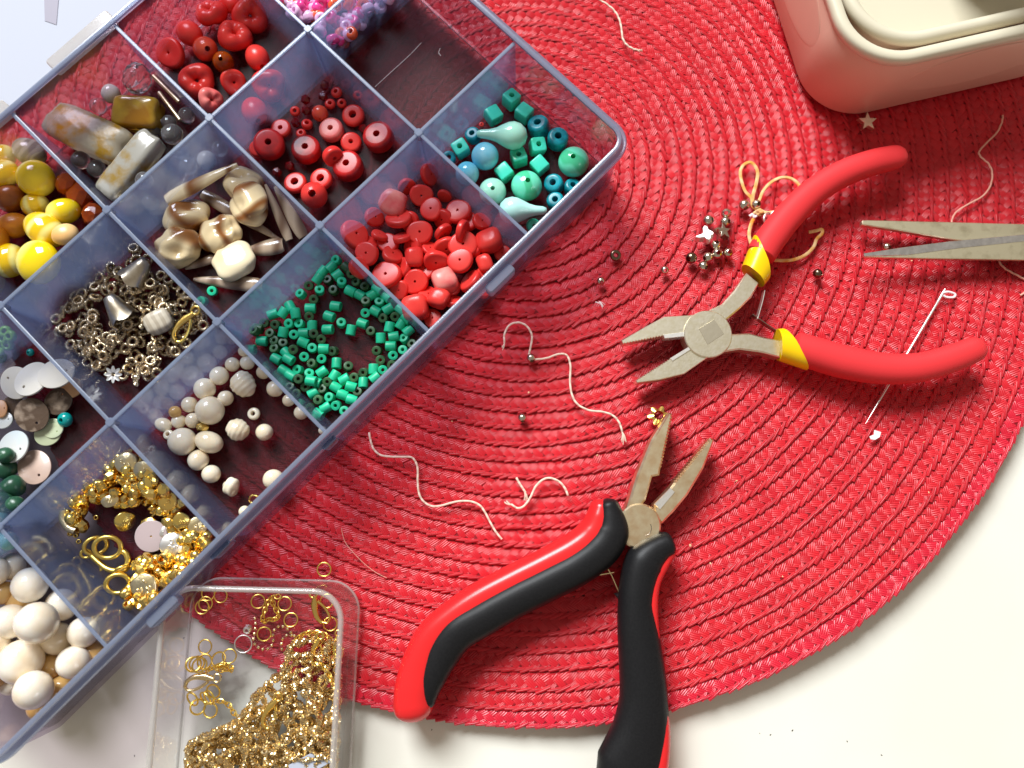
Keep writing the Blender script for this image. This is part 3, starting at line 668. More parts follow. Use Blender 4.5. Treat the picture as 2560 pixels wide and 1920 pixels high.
# right handle
rr_ = [B5(1895, 120, 8), B5(1810, 240, 8), B5(1745, 370, 8), B5(1725, 520, 8), B5(1735, 720, 8), B5(1765, 960, 8), B5(1785, 1200, 8), B5(1795, 1400, 8), B5(1770, 1620, 8), B5(1700, 1880, 8), B5(1610, 2080, 8)]
part('grip_shell', pk, sweep(rr_, [1.8, 2.2, 2.4, 2.4, 2.4, 2.4, 2.5, 3.0, 3.6, 5.2, 5.0], [4, 5, 5.4, 5.6, 5.6, 5.6, 5.6, 5.8, 6.0, 6.2, 5.6]), 'grip_red_gloss')
rb = [B5(1890, 95, 9), B5(1790, 135, 9.2), B5(1690, 230, 9.4), B5(1645, 370, 9.4), B5(1628, 520, 9.4), B5(1645, 720, 9.4), B5(1670, 960, 9.4), B5(1682, 1180, 9.4), B5(1660, 1400, 9.4), B5(1585, 1640, 9.4), B5(1490, 1900, 9.2), B5(1440, 2040, 9)]
part('grip_inlay', pk, sweep(rb, [3.6, 4.4, 6.0, 5.6, 5.4, 6.4, 7.0, 7.4, 8.6, 10.2, 7.0, 4.0], [4.8, 5.4, 6.2, 6.2, 6.2, 6.2, 6.2, 6.2, 6.2, 6.2, 5.6, 4.0]), 'grip_black')
# dark throat between grip and joint, nubs that hold the spring
part('arm', pk, prism([B4(1505, 900), B4(1540, 985), B4(1500, 1010), B4(1440, 960), B4(1450, 860)], 2.5, 8.0, 0.4), 'steel_dark', smooth=False)
part('arm', pk, prism([B4(1600, 1020), B4(1700, 1010), B4(1660, 1090), B4(1610, 1180), B4(1575, 1180)], 2.5, 8.0, 0.4), 'steel_dark', smooth=False)
part('spring_nub', pk, prism([B4(1215, 1235), B4(1285, 1195), B4(1292, 1228), B4(1280, 1245), B4(1225, 1255)], 4, 9, 0.4), 'grip_black', smooth=False)
part('spring_nub', pk, prism([B4(1492, 1352), B4(1560, 1330), B4(1590, 1400), B4(1530, 1400)], 4, 9, 0.4), 'grip_black', smooth=False)
part('spring', pk, tube([B4(1288, 1221, 7), B4(1380, 1206, 7), B4(1476, 1189, 7)], 0.28, 1.6, 6), 'gold_chain')
part('spring', pk, tube([B4(1436, 1168, 7), B4(1462, 1215, 7), B4(1520, 1350, 7)], 0.25, 1.4, 6), 'gold_chain')

# ------------------------------------------------------------------ scissors, blades open, handles beyond the frame
s0 = P(2600, 560, 2); sc = empty('scissors', 'steel scissors with open worn blades at the shadowed side of the mat', 'scissors', (s0[0], s0[1], 0))
D8 = lambda x, y, z=5.5: P(*z8(x, y), z)
part('blade', sc, prism([D8(1094, 148), D8(1100, 138), D8(1135, 136), D8(1700, 150), D8(2212, 164), D8(2900, 190), D8(3060, 330), D8(2900, 380), D8(2212, 330), D8(1750, 278), D8(1300, 200), D8(1094, 170)], 3.2, 5.4, 0.3), 'blade', smooth=False)
part('blade', sc, prism([D8(1105, 378, 7.4), D8(1112, 394, 7.4), D8(1500, 402, 7.4), D8(2212, 412, 7.4), D8(2900, 400, 7.4), D8(3060, 240, 7.4), D8(2900, 200, 7.4), D8(2212, 262, 7.4), D8(1700, 335, 7.4), D8(1250, 385, 7.4)], 5.6, 7.3, 0.2), 'blade', smooth=False)
part('blade_bevel', sc, prism([D8(1104, 368, 7.5), D8(1108, 390, 7.5), D8(1400, 380, 7.5), D8(1780, 330, 7.5), D8(2212, 285, 7.5), D8(2500, 255, 7.5), D8(2212, 238, 7.5), D8(1700, 285, 7.5), D8(1350, 330, 7.5)], 6.2, 7.55, 0.15), 'blade_bevel', smooth=False)
cc = D8(2860, 290, 7.4); part('pivot_screw', sc, prism([cc + 3.2 * np.array([math.cos(a), math.sin(a), 0]) for a in np.linspace(0, 6.283, 20, endpoint=False)], 2.6, 8.4, 0.4), 'steel_dark', smooth=False)
for dy in (-1, 1):
    cx_ = D8(3560, 290 + dy * 230, 5.5)
    ring = [cx_ + np.array([17 * math.cos(a), 11 * math.sin(a), 0]) for a in np.linspace(0, 2 * math.pi, 32, endpoint=False)]
    part('handle_loop', sc, tube(ring, 2.6, 3.2, 10, closed=True), 'grip_black')
    part('shank', sc, tube(catmull([D8(2920, 290 - dy * 40, 5.5), D8(3120, 290 + dy * 60, 5.5), D8(3330, 290 + dy * 190, 5.5)]), 3.0, 2.2, 10), 'grip_black')

# ------------------------------------------------------------------ needle, paper chips, threads
def strand(name, label, pts, r, mat, cat='thread', group=None, frays=(), wav=0.0, n=10):
    path = catmull(pts, n)
    if wav: path[:, 2] += np.abs(np.sin(np.arange(len(path)) * 0.45)) * wav
    o0 = path.mean(0); root_loc = (o0[0], o0[1], 0)
    g = G(); g.add(*to_loc(tube(path, r, r, 7), root_loc))
    for q in frays:
        q = np.asarray(q); g.add(*to_loc(tube(catmull(q, 4), r * 0.42, r * 0.42, 4), root_loc))
    return tag(obj(name, g.mesh(name, [MAT[mat]]), root_loc), label, cat, group)
def to_loc(vf, loc): v, f = vf; return np.asarray(v, float) - np.asarray(loc, float), f
def fray(fn, x, y, ang, n=5, ln=40, z=1.1):
    ln *= 1.4
    out = []
    for i in range(n):
        a = math.radians(ang + random.uniform(-22, 22)); l = ln * random.uniform(0.6, 1.0)
        out.append([P(*fn(x, y), z), P(*fn(x + l * 0.5 * math.cos(a), y + l * 0.5 * math.sin(a)), z + 0.3), P(*fn(x + l * math.cos(a + 0.15), y + l * math.sin(a + 0.15)), z)])
    return out
TZ = 0.9
strand('thread', 'cream thread with a silver bead knotted on its bend', [P(*z7(x, y), TZ) for x, y in ((722, 985), (722, 930), (755, 868), (815, 848), (870, 868), (905, 915), (912, 960), (900, 1030), (892, 1070), (905, 1098), (950, 1102), (1020, 1092), (1080, 1070), (1130, 1065), (1160, 1085), (1178, 1150), (1175, 1260), (1190, 1350), (1230, 1415), (1310, 1455), (1400, 1465), (1470, 1490), (1515, 1540), (1535, 1600))], 0.36, 'thread', frays=fray(z7, 1535, 1600, 80, 8, 70) + fray(z7, 722, 985, 90, 4, 40), wav=0.35)
y8 = Q(700, 1000, 2212 / 600)
strand('thread', 'long smooth cream thread curling in an S beside the clear box', [P(*y8(x, y), TZ) for x, y in ((822, 302), (840, 390), (870, 460), (930, 508), (1020, 522), (1130, 524), (1210, 528), (1250, 570), (1270, 640), (1270, 760), (1285, 870), (1330, 940), (1400, 978), (1480, 975), (1570, 950), (1660, 932), (1760, 935), (1840, 970), (1890, 1035), (1940, 1130), (1990, 1215), (2045, 1283))], 0.37, 'thread', wav=0.3)
strand('thread', 'short cream thread arched like a hook with a frayed end', [P(*y4(x, y), TZ) for x, y in ((770, 722), (815, 748), (860, 730), (900, 675), (940, 595), (990, 550), (1040, 540), (1100, 565), (1140, 610), (1160, 658))], 0.4, 'thread', frays=fray(y4, 775, 725, 200, 7, 45), wav=0.3)
strand('thread', 'tiny frayed thread scrap next to the hooked thread', [P(*y4(x, y), TZ) for x, y in ((805, 538), (825, 575), (850, 612), (868, 640))], 0.4, 'thread', frays=fray(y4, 860, 630, 70, 6, 50), wav=0.2)
strand('thread', 'cream thread lying across the mat rows above the bead box corner', [P(*z3(x, y), TZ) for x, y in ((1340, -20), (1420, 25), (1480, 75), (1515, 135), (1530, 200), (1540, 270), (1570, 315), (1615, 342), (1658, 350))], 0.35, 'thread', frays=fray(z3, 1640, 345, 10, 4, 30), wav=0.3)
strand('thread', 'pinkish thread winding out from under the scissors upper blade', [P(*z4(x, y), TZ) for x, y in ((2064, 798), (2055, 850), (2020, 920), (1950, 990), (1900, 1050), (1915, 1090), (1965, 1135), (1990, 1200), (1975, 1290), (1920, 1360), (1830, 1410), (1750, 1460), (1720, 1500), (1708, 1545), (1705, 1600))], 0.32, 'thread_pink', wav=0.25)
strand('thread', 'pinkish thread end curling out below the scissors lower blade', [P(*z8(x, y), TZ) for x, y in ((2030, 380), (2040, 430), (2080, 475), (2150, 515), (2230, 560), (2260, 600), (2230, 630), (2185, 660))], 0.34, 'thread_pink', wav=0.25)
strand('hair_fibre', 'hair thin red fibre looping over the mat near the clear box', [P(*y3(x, y), 0.9) for x, y in ((978, 0), (985, 40), (1005, 100), (1060, 170), (1140, 250), (1220, 310), (1290, 345))], 0.10, 'thread_pink', cat='fibre')
strand('hair_fibre', 'fine pale fibre on the floor of the empty compartment', [P(*z2(x, y), FLOOR + 0.2) for x, y in ((1530, 295), (1450, 380), (1330, 490), (1210, 600))], 0.10, 'fluff', cat='fibre')
strand('hair_fibre', 'short curled pale fibre in the empty compartment', [P(*z2(x, y), FLOOR + 0.2) for x, y in ((1660, 335), (1650, 365), (1665, 385))], 0.1, 'fluff', cat='fibre')
strand('lint', 'tiny tuft of pinkish lint on the mat under the red chips', [P(*z7(x, y), 0.8) for x, y in ((1350, 705), (1380, 715), (1405, 735))], 0.2, 'fluff', cat='lint', frays=fray(z7, 1375, 700, 40, 7, 40))
na, nb_ = P(*z8(1668, 616), 1.0), P(*z8(1116, 1548), 1.0)
nd = nb_ - na; npth = np.array([na + nd * t for t in (0, 0.04, 0.1, 0.6, 0.85, 1)]); o0 = npth.mean(0)
nroot = empty('needle', 'long steel sewing needle lying under the red pliers grip', 'needle', (o0[0], o0[1], 0))
part('shaft', nroot, tube(npth, [0.3, 0.42, 0.42, 0.4, 0.3, 0.06], [0.2, 0.25, 0.4, 0.4, 0.3, 0.06], 8), 'steel_bright')
part('eye_thread', nroot, tube(catmull([P(*z8(x, y), 1.1) for x, y in ((1655, 640), (1690, 635), (1735, 650), (1725, 672), (1680, 672), (1655, 660))]), 0.42, 0.3, 6), 'fluff')
for (fn, pts), lab in (((z8, ((1175, 1590), (1222, 1605), (1212, 1640), (1180, 1659), (1150, 1655), (1140, 1635), (1172, 1622))), 'torn white paper scrap on the mat below the needle point'),):
    zz = matz(*fn(*pts[0])) + 0.6; q = [P(*fn(x, y), zz) for x, y in pts]; m0 = np.mean(q, 0)
    tag(obj('paper_scrap', mesh_data('paper_scrap', *to_loc(prism(q, zz, zz + 0.35, 0.05), (m0[0], m0[1], 0)), MAT['scrap'], smooth=False), (m0[0], m0[1], 0)), lab, 'paper scrap')

# ------------------------------------------------------------------ loose metal beads, stars, rings on the mat
def put(name, label, cat, me, px, py, z, rot=(0, 0, 0), scale=1.0, group=None):
    q = P(px, py, z); s = (scale,) * 3 if np.isscalar(scale) else scale
    return tag(obj(name, me, q, rot, s), label, cat, group)
R_ = lambda a=0.3: random.uniform(-a, a)
ballm = lambda r, hole, mat, key='metal_bead': md('%s_%.2f' % (key, r), lambda: lathe(ball_prof(r, hole), 20), mat)
for fn, x, y, r, mt, rot in ((yb, 885, 735, 60, 'silver', (1.0, 0, 0.2)), (yb, 1055, 725, 55, 'silver', (0.2, 0.3, 0)), (yb, 640, 850, 58, 'silver', (0.2, -0.3, 0)), (yb, 625, 965, 58, 'silver', (0.2, 0.7, 0)), (yb, 390, 945, 60, 'silver', (0.3, 0.8, 0.3)), (yb, 495, 1290, 55, 'silver', (-0.5, 0, 0)), (yb, 515, 1405, 60, 'silver', (0.1, 0, 0)), (yb, 665, 1395, 55, 'silver', (0.1, 0.1, 0)), (yb, 385, 1455, 58, 'silver', (0.4, -1.1, 0)), (yb, 320, 1575, 55, 'silver', (0.6, 0.7, 0)), (yb, 155, 1465, 65, 'bronze', (0.4, -0.8, 0))):
    r = r / (2212 / 400) / PXMM(); x_, y_ = fn(x, y)
    put('metal_bead', 'small round silver bead in the cluster beside the butterfly charm' if mt == 'silver' else 'dark bronze bead at the edge of the silver bead cluster', 'bead', ballm(round(r * 1.28, 1), r * 0.55, mt), x_, y_, r + 0.1, rot, group='silver beads clustered by the pliers' if mt == 'silver' else None)
for fn, x, y, r, mt, rot, lab in ((z7, 1388, 562, 30, 'silver', (0.6, 0, 0.2), 'lone silver bead on the mat between dark bead and thread loop'), (z7, 1830, 485, 30, 'silver', (0.3, 0, 0), 'lone silver bead beside the cluster towards the jaws'), (z7, 845, 1505, 30, 'silver', (1.2, 0.3, 0), 'lone shiny silver bead between the two long threads'), (z7, 905, 1092, 30, 'silver', (1.0, 0.5, 0), 'silver bead threaded on the bend of the cream thread'), (z8, 785, 508, 33, 'bronze', (0.2, 0.9, 0), 'dark bronze bead under the arch of the red grip'), (z8, 1262, 325, 30, 'silver', (0.4, 0.4, 0), 'silver bead half under the scissors blade')):
    r = r / S8 / PXMM(); put('metal_bead', lab, 'bead', ballm(round(r, 1), r * 0.48, mt), *fn(x, y), r - 0.2, rot)
put('seed_bead', 'dark brown glossy ring bead on the mat', 'bead', md('dark_seed', lambda: lathe(bead_prof(1.95, 1.8, 0.8, 0.7), 24), 'bronze'), *z7(1490, 383), 0.8, (0.1, 0.1, 0))
def star_poly(r1, r2, n, a0): return [(r * math.cos(a0 + math.pi * i / n), r * math.sin(a0 + math.pi * i / n)) for i in range(2 * n) for r in ((r1,) if i % 2 == 0 else (r2,))]
put('star_charm', 'bronze star charm lying at the foot of the cream container', 'charm', mesh_data('star_charm', *prism(star_poly(3.6, 1.55, 5, 0.35), -0.9, 0.9, 0.15), MAT['steel'], smooth=False), *z4(1125, 845), 1.1, (0.05, 0.1, 0))
bf = [yb(x, y) for x, y in ((345, 1018), (385, 1035), (400, 1085), (440, 1108), (470, 1140), (455, 1170), (425, 1178), (428, 1215), (405, 1245), (370, 1235), (335, 1200), (280, 1208), (218, 1195), (235, 1170), (300, 1150), (325, 1125), (318, 1060))]
bq = [P(*q, 3.6) for q in bf]; bm_ = np.mean(bq, 0)
tag(obj('butterfly_charm', mesh_data('butterfly_charm', *to_loc(prism(bq, 0.4, 3.6, 0.2), (bm_[0], bm_[1], 2)), MAT['white_metal'], smooth=False), (bm_[0], bm_[1], 2.6), (-0.24, -0.12, 0)), 'bright silver butterfly charm amid the silver beads', 'charm')
put('star_charm', 'dark silver star charm standing tilted behind the butterfly charm', 'charm', mesh_data('star_charm_tilted', *prism(star_poly(3.0, 1.3, 5, 0.2), -1.5, 1.5, 0.15), MAT['silver'], smooth=False), *yb(575, 1110), 2.4, (-0.05, 0.4, 0.2))
# flower bead on the plier tip, loose ring
flw = lambda: prism([((2.6 + 0.75 * math.cos(6 * a)) * math.cos(a), (2.6 + 0.75 * math.cos(6 * a)) * math.sin(a)) for a in np.linspace(0, 2 * math.pi, 60, endpoint=False)], -0.5, 0.5, 0.15)
def flower_ring():
    n = 60; v = []; f = []
    for i in range(n):
        a = 2 * math.pi * i / n; ro = 2.5 + 0.55 * math.cos(6 * a)
        for r, z in ((1.35, -0.6), (ro, -0.45), (ro, 0.45), (1.35, 0.8)): v.append((r * math.cos(a), r * math.sin(a), z))
    for i in range(n):
        for j in range(4): f.append((i * 4 + j, ((i + 1) % n) * 4 + j, ((i + 1) % n) * 4 + (j + 1) % 4, i * 4 + (j + 1) % 4))
    return v, f
put('flower_bead', 'gold flower shaped bead touching the nose tip of the black pliers', 'bead', md('flower_bead', flower_ring, 'gold'), *y4(1788, 112), 2.0, (-0.3, -0.1, 0.1), 1.2)
ringm = lambda R, r, mat='gold_wire': md('ring_%.2f_%.2f' % (R, r), lambda: torus(R, r, 32, 8), mat)
put('jump_ring', 'gold jump ring alone on the mat beside the clear box', 'ring', ringm(2.2, 0.26), *y3(858, 286), 0.8, (0.1, 0, 0))
# orange thread bow with rings
bowpts = [(1000, 740), (985, 640), (900, 540), (850, 400), (835, 270), (880, 180), (970, 145), (1040, 200), (1075, 300), (1050, 450), (1010, 600), (1000, 720), (1030, 770), (1100, 800), (1190, 840), (1300, 830), (1430, 815)]
bw0 = P(*yb(1050, 800), 0.8); bow = empty('thread_bow', 'orange thread tied in a loose bow with two silver rings', 'thread', (bw0[0], bw0[1], 0))
part('cord', bow, tube(catmull([P(*yb(x, y), 1.3) for x, y in bowpts], 8), 0.62, 0.35, 7), 'thread_orange')
part('cord', bow, tube(catmull([P(*yb(x, y), 1.3) for x, y in ((1010, 760), (1085, 690), (1150, 540), (1260, 420), (1400, 355), (1540, 370), (1640, 450), (1680, 560), (1660, 640))], 8), 0.6, 0.35, 7), 'thread_orange')
part('cord', bow, tube(catmull([P(*yb(x, y), 1.0) for x, y in ((1030, 900), (985, 990), (955, 1130), (985, 1280), (1040, 1400), (1200, 1480), (1400, 1500), (1560, 1490), (1720, 1430), (1840, 1320), (1890, 1200), (1960, 1130), (1960, 1070), (1880, 1090), (1780, 1110))], 8), 0.6, 0.32, 7), 'thread_orange')
part('knot', bow, xf(pebble(1.6, 1.2, 1.0, 0.3, 3), P(*yb(1090, 830), 1.6)), 'thread_orange')
for (x, y), rz in (((1225, 930), 0.4), ((1330, 900), -0.3)): part('ring', bow, xf(torus(2.1, 0.42, 28, 8, 1.1), P(*yb(x, y), 1.7), (0.35, 0.5, rz)), 'steel_bright')
part('thread_end', bow, tube(catmull([P(*yb(x, y), 1.4) for x, y in ((960, 890), (1010, 860), (1030, 900), (1080, 860), (1110, 850))], 6), 0.5, 0.3, 6), 'fluff')

# ================================================================== contents of the bead box
placed = []
def settle(x, y, r, h, floor, squash=0.85):
    z = floor + h
    for (a, b, c, rj, hj) in placed:
        d = math.hypot(x - a, y - b); rr = (r + rj) * 0.92
        if d < rr: z = max(z, c + (h + hj) * squash * math.sqrt(max(0, 1 - (d / rr) ** 2)))
    placed.append((x, y, z, r, h)); return z
def drop(name, label, cat, me, px, py, r, h, rot=(0, 0, 0), scale=1.0, group=None, floor=FLOOR, squash=0.85, zmax=17):
    """put a thing where the photo shows it and let it rest on what lies below"""
    q = P(px, py, floor + h); z = settle(q[0], q[1], r, h, floor, squash)
    if z > zmax: z = zmax
    q = P(px, py, z); placed[-1] = (q[0], q[1], z, r, h)
    s = (scale,) * 3 if np.isscalar(scale) else scale
    return tag(obj(name, me, q, rot, s), label, cat, group)
MMZ = lambda zr: zr / S8 / PXMM(6)        # radius in enlarged pixels -> mm

# ---- green stone tube beads
def tubebead(): return lathe(bead_prof(1.68, 3.5, 0.55, 0.22, 3), 18)
def shortbead(): return lathe(bead_prof(1.62, 2.5, 0.55, 0.2, 3), 18)
up = [(945,418,0),(755,593,1),(887,557,1),(925,625,1),(980,570,0),(1050,510,1),(1085,568,1),(1143,603,1),(827,625,0),(700,652,0),(790,687,1),(1148,703,1),(1242,708,0),(755,805,1),(620,855,0),(692,857,0),(448,850,1),(525,863,1),(977,852,0),(1143,780,0),(1348,808,1),(1270,818,1),(1185,908,1),(1415,962,0),(490,925,1),(648,932,0),(785,928,1),(837,962,1),(520,975,1),(520,1030,1),(578,992,1),(645,1033,1),(778,1025,0),(922,1045,1),(720,1085,0),(842,1098,0),(778,1132,1),(1225,1042,1),(1333,1075,0),(1405,1040,0),(1248,1105,1),(1470,1000,1),(1025,1153,1),(1135,1193,1),(1262,1175,0),(1070,1228,1),(680,1175,0),(755,1203,0),(685,1238,1),(885,1255,1),(730,1292,1),(850,1310,1),(1095,1328,1),(822,1382,1),(900,1365,0),(943,1420,0),(1000,1460,0),(1330,1140,1),(762,1437,1),(670,1340,1),(625,1295,1),(380,905,1)]
ly = [(850,495,-55,0),(905,465,-50,0),(950,520,-40,0),(815,545,-55,0),(1015,470,40,1),(1040,630,25,0),(1110,660,30,0),(1190,655,-30,0),(940,735,10,0),(895,805,20,0),(885,895,0,0),(1045,900,100,0),(1125,855,20,0),(1215,770,30,0),(1300,755,-30,0),(763,750,0,0),(625,740,60,0),(575,780,-60,0),(505,790,-20,0),(660,785,80,0),(775,870,90,0),(575,915,100,0),(720,920,0,0),(430,975,5,0),(400,890,10,1),(715,985,20,0),(855,1030,0,0),(600,1060,45,0),(615,1100,30,0),(530,1100,30,0),(945,1130,90,0),(845,1190,-35,0),(930,1215,-60,0),(1000,1240,-30,0),(805,1260,20,0),(1310,880,-80,0),(1390,860,-60,0),(1440,905,-40,0),(1250,955,90,0),(1340,945,-10,0),(1320,1010,0,0),(1200,1170,90,0),(1210,1230,-40,0),(1130,1265,90,0),(1045,1290,15,0),(940,1295,30,0),(985,1345,20,0),(1050,1380,15,0),(785,1335,-30,0),(870,1435,-30,0),(350,1035,0,0),(580,1180,30,0),(630,1215,30,0),(820,1480,30,0),(770,1250,10,0),(1090,470,20,0),(1200,560,40,0),(1230,615,40,0),(1290,670,40,0),(1390,760,40,0),(1430,820,40,0)]
for x, y, a, d in ly:
    m = md('green_tube_bead', tubebead, 'green_dark' if d else 'green')
    drop('tube_bead', 'olive green stone tube bead lying on its side' if d else 'bright green stone tube bead lying on its side in its compartment', 'bead', m, *z6(x, y), 1.7, 1.55, (0, math.pi / 2 + R_(0.15), math.radians(-a)), group='olive tube beads lying down' if d else 'green tube beads lying down', squash=0.75)
for x, y, d in up:
    m = md('green_short_bead', shortbead, 'green_dark' if d else 'green')
    drop('tube_bead', 'olive green stone bead standing on end with its hole showing' if d else 'bright green stone bead standing on end with its hole showing', 'bead', m, *z6(x, y), 1.5, 1.2, (R_(0.3), R_(0.3), 0), group='olive stone beads standing up' if d else 'green stone beads standing up', squash=0.75)

# ---- ivory pearls
def pearl_at(fn, x, y, r, mat='pearl', sh=None, lab=None, grp='ivory pearls scattered on the compartment floor', seed=None, floor=FLOOR):
    rm = MMZ(r); seed = seed or int(x + y)
    if sh == 'ring':
        return drop('seed_bead', lab or 'cream ring bead among the ivory pearls', 'bead', md('ring_bead_%.1f' % rm, lambda: lathe(bead_prof(rm, rm * 1.0, rm * 0.35, rm * 0.45), 24), mat), *fn(x, y), rm, rm * 0.5, (R_(0.2), R_(0.2), 0), floor=floor)
    sc_ = {None: (1, 1, 0.95), 'oval': (1.12, 0.85, 0.85), 'rib': (1.02, 0.95, 0.9), 'bump': (1, 1, 0.9)}[sh]
    amp = {None: 0.02, 'oval': 0.03, 'rib': 0.06, 'bump': 0.22}[sh]
    def fnm():
        v, f = pebble(rm * sc_[0], rm * sc_[1], rm * sc_[2], amp, seed, 4 if sh else 3)
        if sh == 'rib': v = v * (1 + 0.035 * np.sin(v[:, 0:1] / rm * 16))
        return v, f
    return drop('pearl', lab or 'small ivory pearl on the compartment floor', 'pearl', md('pearl_%d_%d' % (x, y), fnm, mat, angle=180), *fn(x, y), rm * 0.95, rm * 0.92, (R_(0.4), R_(0.4), R_(3)), group=None if lab else grp, floor=floor)
for x, y, r in ((1605, 1137, 52), (1710, 1125, 52), (1515, 1215, 68), (1415, 1305, 77), (1560, 1370, 55), (1900, 1305, 60), (1995, 1385, 45), (2080, 1470, 50), (1310, 1415, 58), (1235, 1530, 52), (1335, 1525, 55), (1828, 1605, 60), (1685, 1045, 40), (1820, 1190, 50)): pearl_at(z5, x, y, r)
pearl_at(z5, 1450, 1455, 100, lab='large round ivory pearl with a drilled hole amid small pearls')
pearl_at(z5, 1680, 1275, 90, sh='rib', lab='ribbed baroque pearl with a knotted thread end')
pearl_at(z5, 1645, 1590, 80, sh='rib', lab='ribbed baroque pearl with a frayed thread tail beside a ring bead')
pearl_at(z5, 1210, 1465, 43, 'pearl_gold', lab='small golden pearl at the edge of the ivory pearls')
pearl_at(z5, 1130, 1555, 58, sh='oval', lab='oblong ivory pearl against the compartment wall')
pearl_at(z5, 1755, 1478, 45, sh='ring')
pearl_at(y1, 1260, 287, 98, lab='largest smooth ivory pearl in the small pearl compartment')
pearl_at(y1, 1447, 290, 88, sh='oval', lab='oval ivory pearl with a drilled hole beside the largest one')
pearl_at(y1, 1165, 240, 36, sh='ring', lab='pale ring bead squeezed beside the largest ivory pearl')
for x, y, r in ((1370, 415, 73), (1460, 512, 65), (1890, 550, 72), (1690, 770, 40), (2230, 210, 30)): pearl_at(y1, x, y, r)
pearl_at(y1, 1595, 597, 60, sh='bump', lab='knobbly ivory pearl near the front wall of the box')
put('nugget', 'tiny faceted gold nugget between the ivory pearls', 'bead', md('gold_nugget', lambda: pebble(1.9, 1.7, 1.6, 0.25, 11, 2), 'gold', angle=10), *z5(1405, 1575), FLOOR + 3)
put('jump_ring', 'small gold ring beside the pearls at the front wall', 'ring', ringm(1.4, 0.35, 'gold'), *y1(1755, 685), FLOOR + 1.2, (0.5, 0.4, 0))
def holes(fn, pts, z):
    pass
# ---- big pearls
for x, y, r, m in ((80, 270, 95, 0), (145, 500, 95, 1), (25, 450, 80, 1), (70, 645, 115, 0), (200, 790, 80, 1), (350, 955, 90, 1), (30, 830, 70, 1), (640, 870, 90, 1), (430, 1100, 85, 1), (270, 1240, 80, 1), (70, 1080, 75, 0), (395, 765, 112, 2), (205, 395, 120, 0), (425, 530, 112, 0), (575, 720, 105, 0), (510, 930, 112, 0), (255, 655, 138, 0), (145, 925, 145, 0), (230, 1120, 125, 0), (-60, 800, 120, 0), (-50, 1000, 110, 1), (-40, 300, 100, 0), (-120, 600, 110, 1)):
    pearl_at(y2, x, y, r * 0.96, ('pearl_white', 'pearl_gold', 'pearl')[m], lab=None, grp=('large white pearls heaped in the corner compartment', 'large golden pearls heaped in the corner compartment', 'cream pearl in the corner compartment')[m])
    o = COL.objects[-1] if False else None
for o in list(COL.objects):
    gname = o.get('group', '')
    if gname.startswith('large white pearls'): o['label'] = 'large lustrous white pearl in the corner compartment heap'
    elif gname.startswith('large golden pearls'): o['label'] = 'golden pearl tucked between the large white pearls'
    elif gname.startswith('cream pearl in'): o['label'] = 'large cream coloured pearl amid the white pearls'

# ---- red coral chips
def chip(rm, h, seed):
    def f_():
        v, f = lathe(bead_prof(1.0, h / rm, 0.09, min(0.2, h / rm * 0.4), 4), 28); v = np.array(v); r = np.random.default_rng(seed)
        a = np.arctan2(v[:, 1], v[:, 0]); k = 1 + 0.05 * np.sin(2 * a + r.uniform(0, 6)) + 0.035 * np.sin(3 * a + r.uniform(0, 6))
        out = np.hypot(v[:, 0], v[:, 1]) > 0.3; v[out, :2] *= k[out, None]; return v * rm, f
    return f_
chips = [(1150, 300, 85, 't'), (1300, 300, 85, 'f'), (1470, 320, 85, 't'), (1700, 330, 90, 't'), (1560, 480, 85, 'f'), (1400, 470, 80, 't'), (1720, 600, 85, 'f'), (1900, 330, 80, 't'), (1450, 150, 80, 't'), (1680, 130, 80, 't'), (1850, 150, 80, 'f'), (1580, 660, 80, 't'), (1380, 620, 75, 't'), (1960, 520, 70, 't'), (1070, 240, 110, 't'), (1240, 245, 62, 't'), (1400, 260, 72, 't'), (1590, 340, 65, 't'), (1680, 225, 75, 'e'), (1945, 150, 72, 't'), (2090, 370, 62, 'f'), (1870, 560, 92, 't'), (1750, 700, 75, 't'), (1610, 820, 72, 'f'), (1330, 380, 82, 't'), (1155, 370, 90, 'f'), (1820, 310, 108, 'f'), (1815, 215, 85, 'e'), (1205, 120, 78, 't'), (1375, 130, 95, 't'), (1600, 65, 88, 'f'), (1785, 80, 97, 'f'), (1520, 225, 95, 'f'), (1290, 520, 110, 'f'), (1490, 565, 95, 'f'), (1800, 420, 95, 'f'), (1630, 420, 90, 't'), (1100, 470, 80, 't'), (1950, 620, 70, 't')]
for x, y, r, k in chips:
    rm = MMZ(r) * 0.96; h = rm * 0.62
    rot = {'f': (R_(0.2), R_(0.2), R_(3)), 't': (random.choice((-1, 1)) * random.uniform(0.5, 0.9), R_(0.6), R_(3)), 'e': (1.35, R_(0.2), R_(1.5))}[k]
    lab = {'f': 'red coral disc bead lying flat with its drilled hole showing', 't': 'red coral disc bead tilted in the heap', 'e': 'red coral disc bead standing on edge between others'}[k]
    drop('coral_disc', lab, 'bead', md('coral_disc_%d_%d' % (x, y), chip(rm, h, x), 'coral'), *z6(x, y), rm * 0.9, h * 0.55 if k == 'f' else rm * 0.5, rot, group={'f': 'red discs lying flat', 't': 'red discs tilted', 'e': 'red discs on edge'}[k], squash=0.7, zmax=13)
